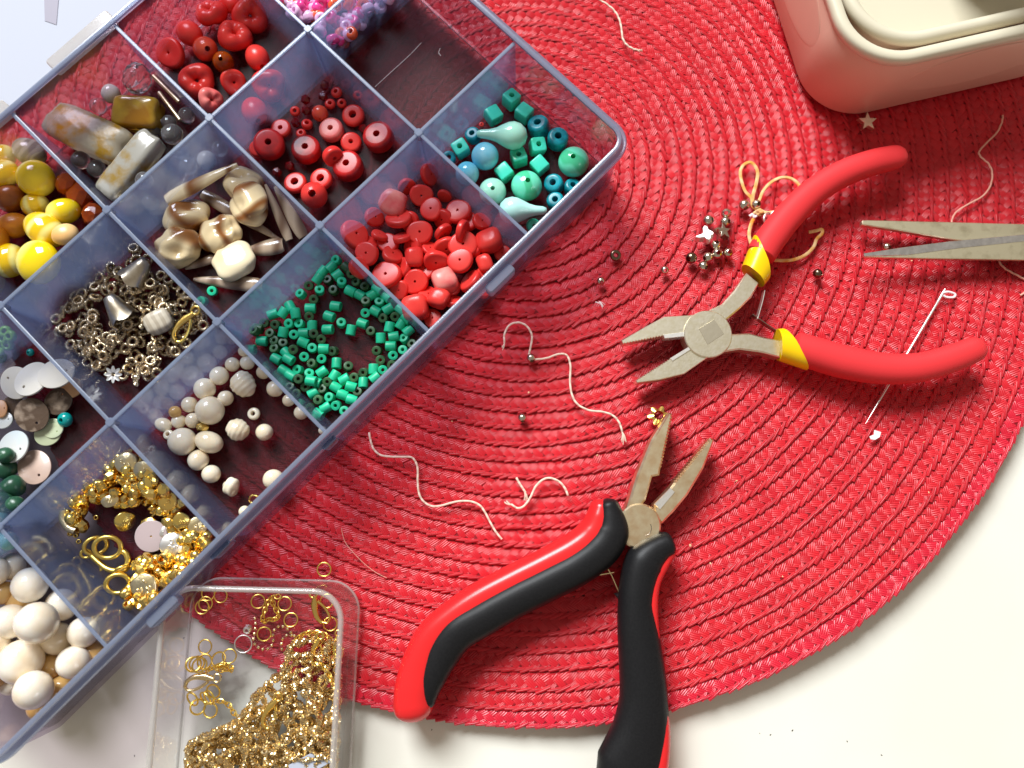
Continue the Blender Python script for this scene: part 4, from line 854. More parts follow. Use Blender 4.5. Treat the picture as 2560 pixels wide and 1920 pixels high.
for x, y, r, mt, sx, lab, sd in ((1335, 20, 95, 'coral_pink', (1, .95, .55), 'pinkish red coral bead with a dark pit in the chip heap', 3), (2005, 285, 90, 'coral', (1.05, .9, .8), 'smooth red coral nugget near the front wall', 4), (1690, 560, 88, 'coral_pink', (.95, 1, .8), 'pale pink coral stub with two pits on top of the chips', 5), (1970, 440, 62, 'coral', (.9, 1.1, .8), 'small pinkish red coral nugget by the rim', 6), (1490, 745, 92, 'coral', (1, .95, .75), 'angular red coral nugget by the green beads divider', 7), (1650, 680, 76, 'coral', (1, .9, .75), 'red coral nugget with a glossy patch at the chip heap foot', 8), (1480, 395, 66, 'coral', (.95, 1.12, .8), 'small glossy red coral barrel amid the chips', 9)):
    rm = MMZ(r); drop('coral_nugget', lab, 'bead', md('coral_nugget_%d' % sd, lambda rm=rm, sx=sx, sd=sd: pebble(rm * sx[0], rm * sx[1], rm * sx[2], 0.07, sd, 3, 1.2, 0.4), mt, angle=180), *z6(x, y), rm * .85, rm * sx[2] * .9, (R_(.3), R_(.3), R_(.4)), squash=.7, zmax=15)
for x, y, r, k in ((1585, 1205, 85, 't'), (1530, 1350, 88, 'f'), (1690, 1355, 55, 't'), (1430, 1290, 70, 't')):
    rm = MMZ(r) * .95; drop('coral_disc', 'dark red coral disc leaning at the back of the chip heap', 'bead', md('coral_disc_b%d' % x, chip(rm, rm * .6, x), 'coral'), *z2(x, y), rm * .8, rm * .55, (0.9 if k == 't' else .2, .5, R_(1)), group='red discs at the back', squash=.7, zmax=13)

# ---- round red beads
def drum(rm, h, hole=0.2, rnd=0.3): return lambda: lathe(bead_prof(rm, h, rm * hole, min(rnd * rm, h * .45), 6), 32)
for x, y, r, k, mt, lab in ((400, 1030, 62, .8, 'coral', 'red bead hidden under the big veined drum'), (560, 890, 76, .5, 'coral', 'flat red disc behind the big red drum'), (480, 1000, 112, .85, 'red_vein', 'big red veined drum bead against the left wall'), (735, 1035, 106, .85, 'red_vein', 'brownish veined red drum bead in the middle'), (910, 900, 90, .8, 'coral_pink', 'dull rose red drum bead'), (1060, 800, 84, .6, 'coral', 'red disc bead with a wide dark hole below the back corner'), (1045, 985, 78, .55, 'coral', 'small red disc with a notched hole beside the black stained drum'), (1235, 950, 112, .9, 'red_vein', 'large red drum bead with black stain by the right wall'), (1025, 1150, 110, .9, 'red_vein', 'large glossy red drum bead with dark cracks near the front'), (660, 1265, 84, .55, 'coral', 'thin red ring disc near the front corner'), (840, 1240, 84, .6, 'coral', 'red disc bead with a wide hole in front of the rose drum')):
    rm = MMZ(r); drop('drum_bead', lab, 'bead', md('drum_%d' % x, drum(rm, rm * k * 1.15, .2 if 'wide' not in lab and 'ring' not in lab else .32), mt), *z2(x, y), rm * .95, rm * k * .57, (R_(.12), R_(.12), R_(3)))
rm = MMZ(75); drop('drum_bead', 'red drum bead tipped on its side between the drums', 'bead', md('drum_side', drum(rm, rm * .95), 'coral'), *z2(918, 1080), rm, rm * .8, (0.3, 1.15, -0.6))
rm = MMZ(95); drop('barrel_bead', 'shiny red barrel bead with a rough hole at the front corner', 'bead', md('barrel_red', lambda: lathe(ball_prof(rm, rm * .28, 14, 1.15), 32), 'coral'), *z2(790, 1350), rm, rm, (0.25, 0.1, 0))
rm = MMZ(60); drop('round_bead', 'plain orange red ball bead amid the small red seeds', 'bead', md('ball_orange', lambda: lathe(ball_prof(rm, rm * .12, 16), 32), 'coral_orange'), *z2(830, 785), rm, rm, (1.2, .3, 0))
for x, y, r in ((945, 640, 42), (900, 720, 40), (980, 715, 36), (658, 770, 38), (740, 860, 42), (700, 925, 38)):
    rm = MMZ(r); drop('seed_bead', 'small glossy red seed bead with a round hole', 'bead', md('seed_red_%d' % r, lambda: lathe(bead_prof(rm, rm * 1.15, rm * .36, rm * .5), 24), 'coral'), *z2(x, y), rm, rm * .6, (R_(.3), R_(.3), 0), group='red seed beads')
for i, (x, y, r) in enumerate(((860, 590, 45), (850, 665, 46), (730, 690, 42), (660, 850, 40), (735, 765, 34), (530, 1190, 42), (620, 1150, 46), (1130, 890, 36))):
    rm = MMZ(r); drop('crystal_bead', 'dark red faceted crystal bead in the round red bead compartment', 'bead', md('crystal_red', lambda: pebble(1.9, 1.9, 1.7, .06, 5, 1), 'red_glass', False), *z2(x, y), rm, rm * .9, (R_(1), R_(1), R_(1)), group='dark red crystals')
put('seed_bead', 'small red seed seen against the empty compartment wall', 'bead', md('seed_red_w', lambda: lathe(bead_prof(1.7, 1.9, .6, .8), 24), 'coral'), *z2(1090, 660), FLOOR + 1, (.3, .3, 0))

# ---- turquoise beads
cube = lambda: lathe(bead_prof(2.25, 4.5, .75, .45, 4), 32, sq=[1] * 10 + [0.6] * 2 + [0] * 2)
def cube_():
    pr = bead_prof(2.25, 4.5, .75, .45, 4); n = len(pr); sq = [1.0 if r > 1.6 else 0.0 for r, z in pr]
    return lathe(pr, 40, sq=sq)
for i, (x, y, rz, tp) in enumerate(((770, 690, .75, 0), (645, 800, .6, 1), (858, 785, .9, 1), (420, 1030, .55, 0), (950, 1015, .2, 0), (820, 1090, .35, 0), (965, 1145, .7, 1), (723, 1195, .65, 1))):
    drop('cube_bead', 'turquoise green cube bead with its drilled hole facing up' if not tp else 'turquoise green cube bead lying on a drilled side', 'bead', md('cube_bead', cube_, 'turq'), *z3(x, y), 2.6, 2.3, ((math.pi / 2 if tp else 0) + R_(.15), R_(.2), rz), scale=1.16, group='turquoise cubes hole up' if not tp else 'turquoise cubes hole sideways', squash=.6)
for x, y, r, mt, lab in ((1200, 1120, 113, 'turq_marble', 'marbled green drum bead by the right rim'), (875, 1285, 113, 'turq_marble', 'marbled green drum bead in the middle front'), (640, 1325, 100, 'mint', 'mint green drum bead by the left divider')):
    rm = MMZ(r); drop('drum_bead', lab, 'bead', md('tdrum_%d' % x, lambda rm=rm: lathe(ball_prof(rm, rm * .16, 14, .82), 36), mt), *z3(x, y), rm, rm * .8, (R_(.15), R_(.15), R_(3)))
for x, y, r, lab in ((588, 1080, 100, 'sky blue glass ball below the mint teardrop'), (465, 1200, 86, 'sky blue glass ball against the left divider')):
    rm = MMZ(r); drop('round_bead', lab, 'bead', md('sky_%d' % x, lambda rm=rm: pebble(rm, rm, rm, 0.01, 2, 4), 'sky', angle=180), *z3(x, y), rm, rm)
def teardrop(fn, a, b, r, mat, lab, key):
    A_, B_ = P(*fn(*a), FLOOR + 7), P(*fn(*b), FLOOR + 8); L = np.linalg.norm(B_ - A_); rm = MMZ(r)
    prof = [(0.001, -rm), (rm * .55, -rm * .84), (rm * .88, -rm * .47), (rm, 0), (rm * .93, rm * .4), (rm * .72, rm * .85), (rm * .5, rm * 1.25), (rm * .36, L * .72), (rm * .3, L * .95), (rm * .2, L + rm * .12), (0.001, L + rm * .18)]
    v, f = lathe(prof, 28, closed=False); v = np.array(v)
    d = (B_ - A_) / L; q = Vector((0, 0, 1)).rotation_difference(Vector(d)).to_matrix(); v = v @ np.array(q).T
    tag(obj('teardrop_bead', mesh_data(key, v, f, MAT[mat], True, None, 180), A_), lab, 'bead')
teardrop(z3, (785, 938), (545, 925), 102, 'mint', 'translucent mint teardrop bead lying over the cubes', 'teardrop_mint')
teardrop(z3, (775, 1455), (1000, 1455), 98, 'aqua', 'pale aqua teardrop bead at the front rim', 'teardrop_aqua')
for x, y, r in ((505, 940, 58), (340, 1095, 50), (960, 880, 80), (1090, 965, 78), (1065, 1275, 70), (1190, 1300, 62), (1075, 1395, 64)):
    rm = MMZ(r); drop('wood_bead', 'teal painted wooden bead with a hollow end', 'bead', md('teal_%d' % r, lambda: lathe(bead_prof(rm, rm * 1.5, rm * .32, rm * .35), 26), 'teal'), *z3(x, y), rm, rm * .75, (R_(.3), R_(.3), 0), group='teal wooden beads')
rm = MMZ(50); drop('drum_bead', 'small bright green bead in the front corner under the aqua teardrop', 'bead', md('tdrum_small', drum(rm, rm * 1.3), 'turq'), *z3(920, 1560), rm, rm * .7, (.3, .2, 0))
rm = MMZ(20); put('seed_bead', 'tiny red seed bead peeping out behind the mint teardrop', 'bead', md('seed_tiny', lambda: lathe(bead_prof(.9, 1.1, .3, .4), 20), 'coral'), *z3(563, 862), FLOOR + 6)

# ---- large coral in the back row
def barrel(rm, sz, hole=.25): return lambda: lathe(ball_prof(rm, rm * hole, 14, sz), 32)
for i, (x, y, r, k, mt, rot, lab) in enumerate(((1590, 30, 85, 'n', 'coral', (0, 0, 0), 'red coral lump at the back wall'), (1730, 110, 130, 'h', 'coral', (.5, .3, .3), 'thick red coral ring with a deep broken hole at the back'), (1460, 90, 115, 'h', 'coral', (-.4, .2, .6), 'red coral ring with a pale plug in its hole'), (1310, 230, 102, 'b', 'coral', (1.4, .2, .9), 'glossy red coral barrel lying on its side'), (1180, 370, 114, 'd', 'coral', (.25, -.3, .2), 'large flat red coral disc by the divider'), (1365, 560, 128, 'h', 'coral', (.3, -.2, 1.2), 'red coral ring with a jagged wide cavity in front'), (1860, 590, 120, 'h', 'coral', (.6, .3, .2), 'coral ring seen through the blue divider'), (1760, 770, 108, 'b', 'coral', (1.2, .3, .3), 'coral barrel seen through the blue divider'), (1780, 400, 100, 'b', 'coral', (1.3, .1, .5), 'smooth red coral barrel leaning at the divider'), (1615, 570, 96, 'd', 'coral', (.6, .5, .2), 'tilted red coral disc by the divider'), (1455, 690, 88, 'h', 'coral_pink', (.5, .6, .4), 'pinkish coral stub with a rough pit at the corner'), (1420, 340, 104, 'b', 'coral_orange', (.6, .4, .3), 'orange red coral barrel with a slit hole'), (1620, 250, 125, 'h', 'coral', (-.2, .35, .1), 'curled red coral ring with two holes on top of the heap'))):
    rm = MMZ(r)
    if k == 'h':
        def f_(rm=rm, x=x):
            v, f = torus(rm * .54, rm * .47, 36, 16); v = np.array(v); rg = np.random.default_rng(x); a = np.arctan2(v[:, 1], v[:, 0])
            s_ = 1 + .13 * np.sin(2 * a + rg.uniform(0, 6)) + .08 * np.sin(5 * a + rg.uniform(0, 6)); v[:, 2] *= 1.15 * s_; v[:, :2] *= (1 + .07 * np.sin(3 * a + rg.uniform(0, 6)))[:, None]; return v, f
        hh = rm * .5
    elif k == 'b': f_ = barrel(rm * .86, 1.25, .22); hh = rm * .85
    elif k == 'd': f_ = chip(rm, rm * .55, x); hh = rm * .35
    else: f_ = lambda rm=rm: pebble(rm, rm * .8, rm * .7, .1, 3); hh = rm * .7
    drop('coral_bead', lab, 'bead', md('coral_bead_%d' % i, f_, mt, angle=60), *z1(x, y), rm * .9, hh, rot, squash=.7, zmax=16)
rm = MMZ(85); drop('glass_bead', 'rose and amber glass barrel with a hole amid the coral', 'bead', md('amber_barrel', barrel(rm * .9, 1.3, .2), 'amber'), *z1(1545, 430), rm, rm, (.3, .15, 0), squash=.7, zmax=15)

# ---- clear and gold leaf glass
def cyl(a, b, fn, rm, mat, lab, key, z=5.5, rough=.05, boxy=False, name='glass_bead'):
    A_, B_ = P(*fn(*a), z), P(*fn(*b), z); L = np.linalg.norm(B_ - A_); c = (A_ + B_) / 2
    v, f = pebble(L / 2, rm, rm * .8, rough, 21, 4, 2.5, 1.3 if boxy else .7)
    ang = math.atan2(B_[1] - A_[1], B_[0] - A_[0]); placed.append((c[0], c[1], z, rm, rm * .8))
    return tag(obj(name, mesh_data(key, v, f, MAT[mat], True, None, 50 if boxy else 180), c, (R_(.1), 0, ang)), lab, 'bead')
cyl((365, 820), (900, 1055), z1, 6.5, 'frost', 'big frosted glass cylinder with gold leaf inside', 'frosted_cylinder', 7.5)
cyl((805, 785), (1110, 800), z1, 5.4, 'ambergold', 'amber and gold foil glass block', 'amber_block', 6.5, .03, True)
cyl((735, 1360), (1075, 945), z1, 4.5, 'slab', 'clear angular glass slab with gold flakes leaning on the divider', 'glass_slab', 9, .02, True)
for i, (x, y, r, mt, lab) in enumerate(((950, 545, 108, 'glass', 'large faceted crystal bead with an oily sheen'), (770, 650, 72, 'moon', 'milky white oval bead beside the crystal'), (680, 735, 62, 'glass', 'clear glass ball touching the milky bead'), (1170, 850, 58, 'glass', 0), (1290, 800, 62, 'glass', 0), (1190, 930, 80, 'glass', 0), (1060, 920, 62, 'glass', 0), (560, 1110, 70, 'glass', 0), (670, 1170, 70, 'glass', 0), (1430, 1110, 72, 'moon', 'milky round bead seen through the shell compartment wall'), (1520, 1030, 60, 'glass', 0), (1250, 1050, 62, 'glass', 0), (1300, 1150, 70, 'glass', 0), (1040, 1400, 62, 'glass', 0), (860, 1330, 60, 'glass', 0), (1000, 1250, 66, 'glass', 0))):
    rm = MMZ(r); fac = (i == 0)
    drop('crystal_bead' if fac else 'glass_bead', lab or 'small clear glass bead in the glass compartment', 'bead', md('clear_%d%s' % (r, mt), (lambda: pebble(rm * .95, rm * 1.1, rm, .03, 4, 2)) if fac else (lambda: pebble(rm, rm * .95, rm * .9, .05, 4, 3)), mt, not fac, 180), *z1(x, y), rm, rm * .9, (R_(), R_(), R_(2)), group=None if lab else 'small clear glass beads', squash=.6, zmax=13)
for a, b, lab in (((1060, 525), (1240, 705), 'brass coloured bugle tube by the divider'), ((1100, 640), (1245, 830), 'second brassy bugle tube beside the amber block')):
    A_, B_ = P(*z1(*a), 6), P(*z1(*b), 6); c = (A_ + B_) / 2
    tag(obj('bugle_bead', mesh_data('bugle_bead', *to_loc(tube([A_, A_ * .66 + B_ * .34, A_ * .34 + B_ * .66, B_], .75, .75, 10), c), MAT['steel_brass']), c), lab, 'bead')

# ---- yellow and amber stones
for i, (x, y, r, mt, sh, lab) in enumerate(((75, 1370, 108, 'brown_stone', (1, 1, .9), 'dark brown round stone under the yellow beads'), (560, 1360, 112, 'amber', (1, .9, .8), 'rough translucent amber chunk by the divider'), (460, 1270, 90, 'amber', (.9, 1, .8), 'orange crystal lump beside the amber chunk'), (640, 1480, 90, 'amber', (.9, 1, .8), 'small amber lump in the corner by the divider crossing'), (30, 1080, 90, 'yellow_stripe', (.9, 1, .9), 'ribbed yellow stacked disc bead at the back'), (205, 1050, 118, 'grey_shell', (1.05, .85, .75), 'greyish banded shell bead at the back'), (90, 1560, 112, 'ochre', (1.1, .85, .8), 'ochre faceted stone on the left'), (440, 1460, 112, 'yellow', (1.1, .85, .8), 'yellow and white oval glass bead'), (245, 1420, 100, 'yellow_stripe', (1, .9, .9), 'amber bead with pale vertical stripes'), (310, 1590, 138, 'yellow_stripe', (1.15, .85, .8), 'big striped yellow oval bead'), (450, 1620, 92, 'peach', (1, .9, .7), 'matt peach coloured pebble bead'), (60, 1800, 128, 'yellow_stripe', (1, 1, .8), 'striped yellow bead cut by the frame edge'), (250, 1235, 142, 'yellow', (1, .95, .85), 'big glossy lemon yellow ball on top of the heap'), (265, 1812, 165, 'yellow', (1, .95, .6), 'large lemon yellow disc bead leaning on the divider'), (30, 1200, 110, 'yellow_stripe', (1, 1, .8), 'yellow bead partly hidden at the left edge'), (-60, 1650, 120, 'ochre', (1, 1, .8), 'ochre stone at the frame edge'))):
    rm = MMZ(r) * .97; drop('stone_bead', lab, 'bead', md('yellow_%d' % i, lambda: pebble(rm * sh[0], rm * sh[1], rm * sh[2], .16 if mt == 'amber' else .02, i + 3, 2 if mt == 'amber' else 4), mt, mt != 'amber', 180), *z1(x, y), rm * .95, rm * sh[2] * .95, (R_(.3), R_(.3), random.choice((-.6, .3, .2))), squash=.7, zmax=19)

# ---- brown and cream shell pieces
def shell_nug(rm, sd):
    def f_():
        v, f = pebble(rm * 1.05, rm * .88, rm * .62, .15, sd, 4, 1.9, .05); v = np.array(v)
        c = np.array([rm * math.cos(sd * 1.7), rm * math.sin(sd * 1.7)]) * .35; d = np.hypot(v[:, 0] - c[0], (v[:, 1] - c[1]) * 1.5) / (rm * .42)
        top = v[:, 2] > 0; v[top, 2] -= (rm * .32 * np.exp(-d ** 2))[top]; return v, f
    return f_
for i, (fn, x, y, r, mt, rz, lab) in enumerate(((z1, 1290, 1500, 148, 'shell', .3, 'brown and cream hollowed shell nugget by the long spike'), (z1, 1680, 1270, 142, 'shell', -.4, 'curled cream shell nugget at the back'), (z5, 1235, 320, 152, 'shell', 1.0, 'glossy white and brown shell nugget with a deep fold'), (z5, 1525, 235, 140, 'shell', .5, 'cream shell nugget with golden brown hollow'), (z1, 1730, 1415, 148, 'shell', 2.2, 'twisted cream shell knot on top'), (z5, 1620, 420, 142, 'shell_light', .6, 'smooth flat ivory shell piece at the front'))):
    rm = MMZ(r); drop('shell_nugget', lab, 'shell', md('shell_%d' % i, (lambda: pebble(rm, rm * .92, rm * .45, .06, 8, 4, 1.5, .3)) if mt == 'shell_light' else shell_nug(rm, i + 30), mt, angle=180), *fn(x, y), rm * .85, rm * .6, (R_(.2), R_(.2), rz), squash=.5, zmax=10)
def spike(fn, a, b, za, zb, w, mat, lab, key):
    A_, B_ = P(*fn(*a), za), P(*fn(*b), zb); t = np.linspace(0, 1, 12); path = np.array([A_ + (B_ - A_) * k for k in t]); c = path.mean(0)
    ws = w * np.array([.75, .95, 1, 1, .97, .92, .85, .76, .65, .52, .4, .25])
    tag(obj('shell_spike', mesh_data(key, *to_loc(tube(path, ws, ws * .55, 12), c), MAT[mat]), c), lab, 'shell')
spike(z1, (1150, 1385), (1640, 1135), 9, 11, 2.6, 'shell', 'long cream and brown shell spike resting against the divider', 'spike_a')
spike(z1, (1400, 1340), (1930, 1655), 4, 4, 2.3, 'shell_stick', 'brown shell stick lying under the nuggets', 'spike_b')
spike(z1, (2000, 1660), (1835, 1275), 5, 9, 1.7, 'shell_stick', 'grey brown shell stick leaning along the right divider', 'spike_c')
spike(z1, (2100, 1640), (1900, 1290), 5, 8, 2.2, 'shell_stick', 'pearly grey shell stick beside the leaning one', 'spike_d')
spike(z5, (1960, 310), (1680, 360), 4, 4, 3.0, 'shell_stick', 'flat brown shell stick with a drilled hole', 'spike_e')
spike(z5, (1480, 400), (1280, 475), 3.6, 3.6, 1.7, 'shell_stick', 'slim pale shell splinter pointing at the divider', 'spike_f')
spike(z5, (1820, 590), (1340, 548), 4, 4, 2.6, 'shell_stick', 'long pale shell stick along the front divider', 'spike_g')
for x, y in ((1470, 630), (1400, 700)): drop('seed_bead', 'lone green stone bead strayed among the brown shells', 'bead', md('green_short_bead', shortbead, 'green'), *z5(x, y), 1.6, 1.25, (R_(.2), R_(.2), 0), group='strayed green beads')

# ---- thin shell discs in the left compartment
def sdisc(r, ax, hole=.1):
    def f_():
        v, f = lathe(bead_prof(r, .8, r * .07, .3, 3), 40); v = np.array(v); o = np.hypot(v[:, 0], v[:, 1]) > r * .3
        inner = ~o; v[inner, 0] += r * .55; v[:, 1] *= ax; return v, f
    return f_
SD = 2212 / 300
for i, (x, y, r, ax, rz, tl, mt, z, lab) in enumerate(((1270, 880, 260, .8, .2, .1, 'orange_shell', 4.0, 'peach shell disc peeping from under the white discs'), (1080, 1130, 270, .9, 1.2, .15, 'mop_brown', 4.5, 'dark brown ridged shell disc under the divider'), (980, 1630, 190, 1, -.6, .1, 'mop_green', 4.0, 'pale green shell disc beside the teal seed bead'), (240, 1250, 250, .9, .4, .2, 'mop_brown', 4.2, 'brown shell disc behind the pale ones'), (20, 1270, 110, 1.6, .2, .5, 'orange_shell', 6, 'orange shell disc at the frame edge'), (60, 1480, 170, 1, .2, .25, 'mop_blue', 5.5, 'bluish grey shell disc at the frame edge'), (590, 1380, 330, .9, -1.0, .2, 'mop_brown', 7.0, 'large dark grey brown ridged shell disc'), (300, 790, 320, .95, 2.6, .25, 'mop', 7.5, 'pinkish white shell disc under the ivory one'), (590, 720, 350, .88, -2.2, .2, 'mop', 9.5, 'large ivory shell disc on top of the stack'), (1040, 620, 350, .78, .3, .1, 'mop', 11.0, 'white shell disc reaching under the divider'))):
    put('shell_disc', lab, 'shell disc', md('shell_disc_%d' % i, sdisc(r / SD / PXMM(8), ax), mt, angle=22), *yd(x, y), z, (R_(tl), R_(tl), rz))
for i, (x, y, r, ax, rz, mt, lab, z) in enumerate(((95, 322, 115, .98, -.3, 'mop_blue', 'pale blue shell disc with two holes', 7), (240, 465, 130, .85, -.9, 'mop_pink', 'pinkish grey oval shell disc leaning at the front divider', 5), (330, 235, 90, .9, .5, 'mop_green', 'small pale green shell disc with a hole', 4))):
    put('shell_disc', lab, 'shell disc', md('shell_disc_f%d' % i, sdisc(MMZ(r), ax), mt, angle=22), *y1(x, y), z, (R_(.2), R_(.2), rz))
for fn, x, y, r, lab in ((yd, 560, 230, 75, 'bright teal seed bead behind the shell discs'), (yd, 1200, 1470, 140, 'bright teal round bead on the floor before the shell discs')):
    rm = r / SD / PXMM(4); put('seed_bead', lab, 'bead', md('teal_seed_%d' % r, lambda: lathe(ball_prof(rm, rm * .3, 12, .8), 28), 'teal_bright'), *fn(x, y), FLOOR + rm * .8, (.2, -.2, 0))
for i, (x, y, r) in enumerate(((30, 480, 90), (90, 600, 85), (20, 720, 90), (110, 720, 60), (40, 380, 60))):
    rm = MMZ(r); drop('stone_bead', 'dark green stone bead in shade at the frame edge', 'bead', md('dgreen_%d' % r, lambda: pebble(rm, rm * .9, rm * .85, .08, r, 3), 'dark_green', angle=180), *y1(x, y), rm, rm * .85, (R_(), R_(), R_()), group='dark green stones by the frame edge')
# lime seed beads and pale teal beads seen past the left dividers
for x, y in ((10, 60), (110, 75), (5, 270), (-70, 120), (60, -20), (150, -60), (-40, -60), (80, -130), (-20, 200), (-100, 30)):
    drop('seed_bead', 'lime green seed bead seen through the left divider', 'bead', md('lime_seed', lambda: lathe(bead_prof(2.0, 2.2, .8, .9), 24), 'lime'), *(yd(x * 1.3, y * 1.2)), 2, 1.1, (R_(.4), R_(.4), 0), group='lime green seeds')
for x, y, r in ((40, 60, 70), (20, 150, 80), (90, 130, 60), (30, -20, 60), (-60, 60, 80), (-80, 160, 80)):
    rm = MMZ(r); drop('round_bead', 'pale teal bead seen through the divider by the big pearls', 'bead', md('pteal_%d' % r, lambda: pebble(rm, rm, rm, .02, 4, 3), 'teal_pale', angle=180), *y2(x - 30, y - 40), rm, rm, group='pale teal beads')

# ---- pink and orange seeds in the back corner
pk_poly = [(790, -40), (905, -170), (1010, -60), (1010, 30), (880, 118), (835, 118), (800, 60), (745, 20), (745, -40)]
def inside(poly, x, y):
    c = False; n = len(poly)
    for i in range(n):
        (xa, ya), (xb, yb_) = poly[i], poly[i - 1]
        if (ya > y) != (yb_ > y) and x < (xb - xa) * (y - ya) / (yb_ - ya) + xa: c = not c
    return c
seedm = lambda: lathe(bead_prof(2.25, 2.9, .85, 1.05), 22)
n = 0; tries = 0
while n < 120 and tries < 4000:
    tries += 1; x, y = random.uniform(700, 1010), random.uniform(-170, 125)
    if not inside([(700, 0), (745, -40), (1000, -40), (985, 5), (850, 122), (815, 100), (775, 55), (725, 40)], x, y): continue
    q = P(x, y, 5)[:2]
    if q @ VH > -157 or q @ UH < 64: continue
    mt, lab = random.choice((('pink', 'hot pink glass seed bead in the back corner heap'), ('pink_pale', 'pale pink glass seed bead in the back corner heap'), ('orange_seed', 'orange red glass seed bead in the back corner heap'), ('pink_pale', 'pale pink glass seed bead in the back corner heap')))
    drop('seed_bead', lab, 'bead', md('pink_seed', seedm, mt), x, y, 2.1, 1.35, (R_(1.2), R_(1.2), 0), group=mt.replace('_', ' ') + ' beads', squash=.75, zmax=16); n += 1

# ---- antique ribbed rings
sil_poly = [ys(x, y) for x, y in ((1180, 170), (1330, 320), (2060, 960), (2080, 1200), (1620, 1680), (1330, 1900), (1050, 1860), (700, 1760), (480, 1560), (330, 1330), (150, 1210), (180, 1080), (270, 930), (520, 730), (720, 520), (1000, 360))]
ribm = md('ribbed_ring', ribbed, 'pewter', angle=60)
n = 0; tries = 0; pts_s = []
while n < 165 and tries < 9000:
    tries += 1; x, y = random.uniform(120, 520), random.uniform(610, 960)
    if not inside(sil_poly, x, y): continue
    if any((x - a) ** 2 + (y - b) ** 2 < (11.5 if n < 120 else 10) ** 2 for a, b in pts_s): continue
    pts_s.append((x, y)); flat = random.random() < (.6 if n < 70 else .85)
    drop('ribbed_ring', 'antique pewter ribbed ring bead lying flat in its compartment' if flat else 'antique pewter ribbed ring bead tipped up in the heap', 'bead', ribm, x, y, 1.9, .75 if flat else 1.3, (R_(.28), R_(.28), R_(3)) if flat else (random.choice((-1, 1)) * random.uniform(.7, 1.4), R_(.5), R_(3)), group='pewter rings lying flat' if flat else 'pewter rings tipped up', squash=.75, zmax=9); n += 1
def cone(seed):
    n_ = 40; v = []; f = []; pr = [(1.0, 9.0), (1.8, 8.6), (2.6, 6.5), (3.3, 4.2), (4.0, 2.0), (4.7, .2)]
    for i in range(n_):
        a = 2 * math.pi * i / n_; sc_ = abs(math.sin(2.5 * a))
        for j, (r, z) in enumerate(pr): v.append((r * math.cos(a), r * math.sin(a), z - (1.1 * (1 - sc_) * -1 if j == len(pr) - 1 else 0)))
        for j, (r, z) in enumerate(pr[::-1]): v.append(((r - .35) * math.cos(a), (r - .35) * math.sin(a), z + (1.1 * (1 - sc_) if j == 0 else 0)))
    k = 2 * len(pr)
    for i in range(n_):
        for j in range(k): f.append((i * k + j, ((i + 1) % n_) * k + j, ((i + 1) % n_) * k + (j + 1) % k, i * k + (j + 1) % k))
    return v, f
conem = md('bead_cone', lambda: cone(1), 'white_metal', angle=60)
MAT['cone'] = principled('worn_pewter_cone', (0.70, 0.64, 0.52, 1), 0.32, 1.0, color2=(0.45, 0.38, 0.28, 1), nscale=250, detail=6)
conem = md('bead_cone', lambda: cone(1), 'cone', angle=60)
def aim(a, b): return Vector((0, 0, 1)).rotation_difference(Vector(b) - Vector(a)).to_euler()
for mouth, tip, lab in (((1150, 620), (1330, 370), 'worn pewter bell cap lying with scalloped mouth toward the rings, near the divider'), ((1080, 1110), (890, 850), 'worn pewter bell cap holding a ribbed ring in its dark mouth')):
    A_, B_ = P(*ys(*mouth), 8.5), P(*ys(*tip), 11.5); tag(obj('bell_cap', conem, A_, aim(A_, B_), (1.06,) * 3), lab, 'bell cap')
put('ribbed_ring', 'pewter ribbed ring lying inside the mouth of a bell cap', 'bead', ribm, *ys(1100, 1160), 8.5, (.2, .1, 0))
put('ribbed_ring', 'pewter ribbed ring leaning on the lip of a bell cap', 'bead', ribm, *ys(1210, 710), 8.5, (.1, .2, 0))
put('pebble_bead', 'smooth banded grey pebble bead on the pewter rings', 'bead', md('pebble_bead', lambda: pebble(4.6, 4.0, 2.6, .05, 9, 4, 1.3, .25), 'pebble', angle=180), *ys(1490, 1130), 9.5, (.1, .1, .5))
def clasp_parts(root_name, lab, loc, rz, s=1.0, mat='gold', rx=0):
    r = empty(root_name, lab, 'clasp', loc, rz); r.rotation_euler = (rx, 0, rz)
    body = catmull([(-5.2, 0, 0), (-4.0, 1.6, 0), (-1.8, 2.2, 0), (1.0, 1.7, 0), (3.2, .7, 0), (4.6, 0, 0)], 6) * s
    obj('hook', mesh_data('hook', *tube(body, np.interp(np.linspace(0, 1, len(body)), [0, .3, .7, 1], [.55, .75, 1.25, .7]) * s, .85 * s, 12), MAT[mat]), parent=r)
    body = catmull([(-5.2, 0, 0), (-4.4, -1.3, 0), (-2.4, -1.7, 0), (.2, -1.3, 0), (2.6, -.3, 0)], 6) * s
    obj('lever', mesh_data('lever', *tube(body, .5 * s, .6 * s, 10), MAT[mat]), parent=r)
    obj('eyelet', mesh_data('eyelet', *xf(torus(1.25 * s, .42 * s, 20, 8), (5.6 * s, 0, 0)), MAT[mat]), parent=r)
    return r
q = P(*ys(1830, 1190), 8.5); clasp_parts('lobster_clasp', 'gold lobster clasp lying on the pewter rings', q, math.radians(62), 1.12)
def daisy():
    n_ = 64; v = []; f = []
    for i in range(n_):
        a = 2 * math.pi * i / n_; ro = 2.3 + .6 * math.cos(8 * a)
        for r, z in ((.7, -.2), (ro, .25), (ro, .55), (.7, .35)): v.append((r * math.cos(a), r * math.sin(a), z))
    for i in range(n_):
        for j in range(4): f.append((i * 4 + j, ((i + 1) % n_) * 4 + j, ((i + 1) % n_) * 4 + (j + 1) % 4, i * 4 + (j + 1) % 4))
    return v, f
put('daisy_cap', 'bright silver daisy cap on the pewter rings', 'bead cap', md('daisy_cap', daisy, 'white_metal'), 284, 936, 8, (.2, .1, 0))

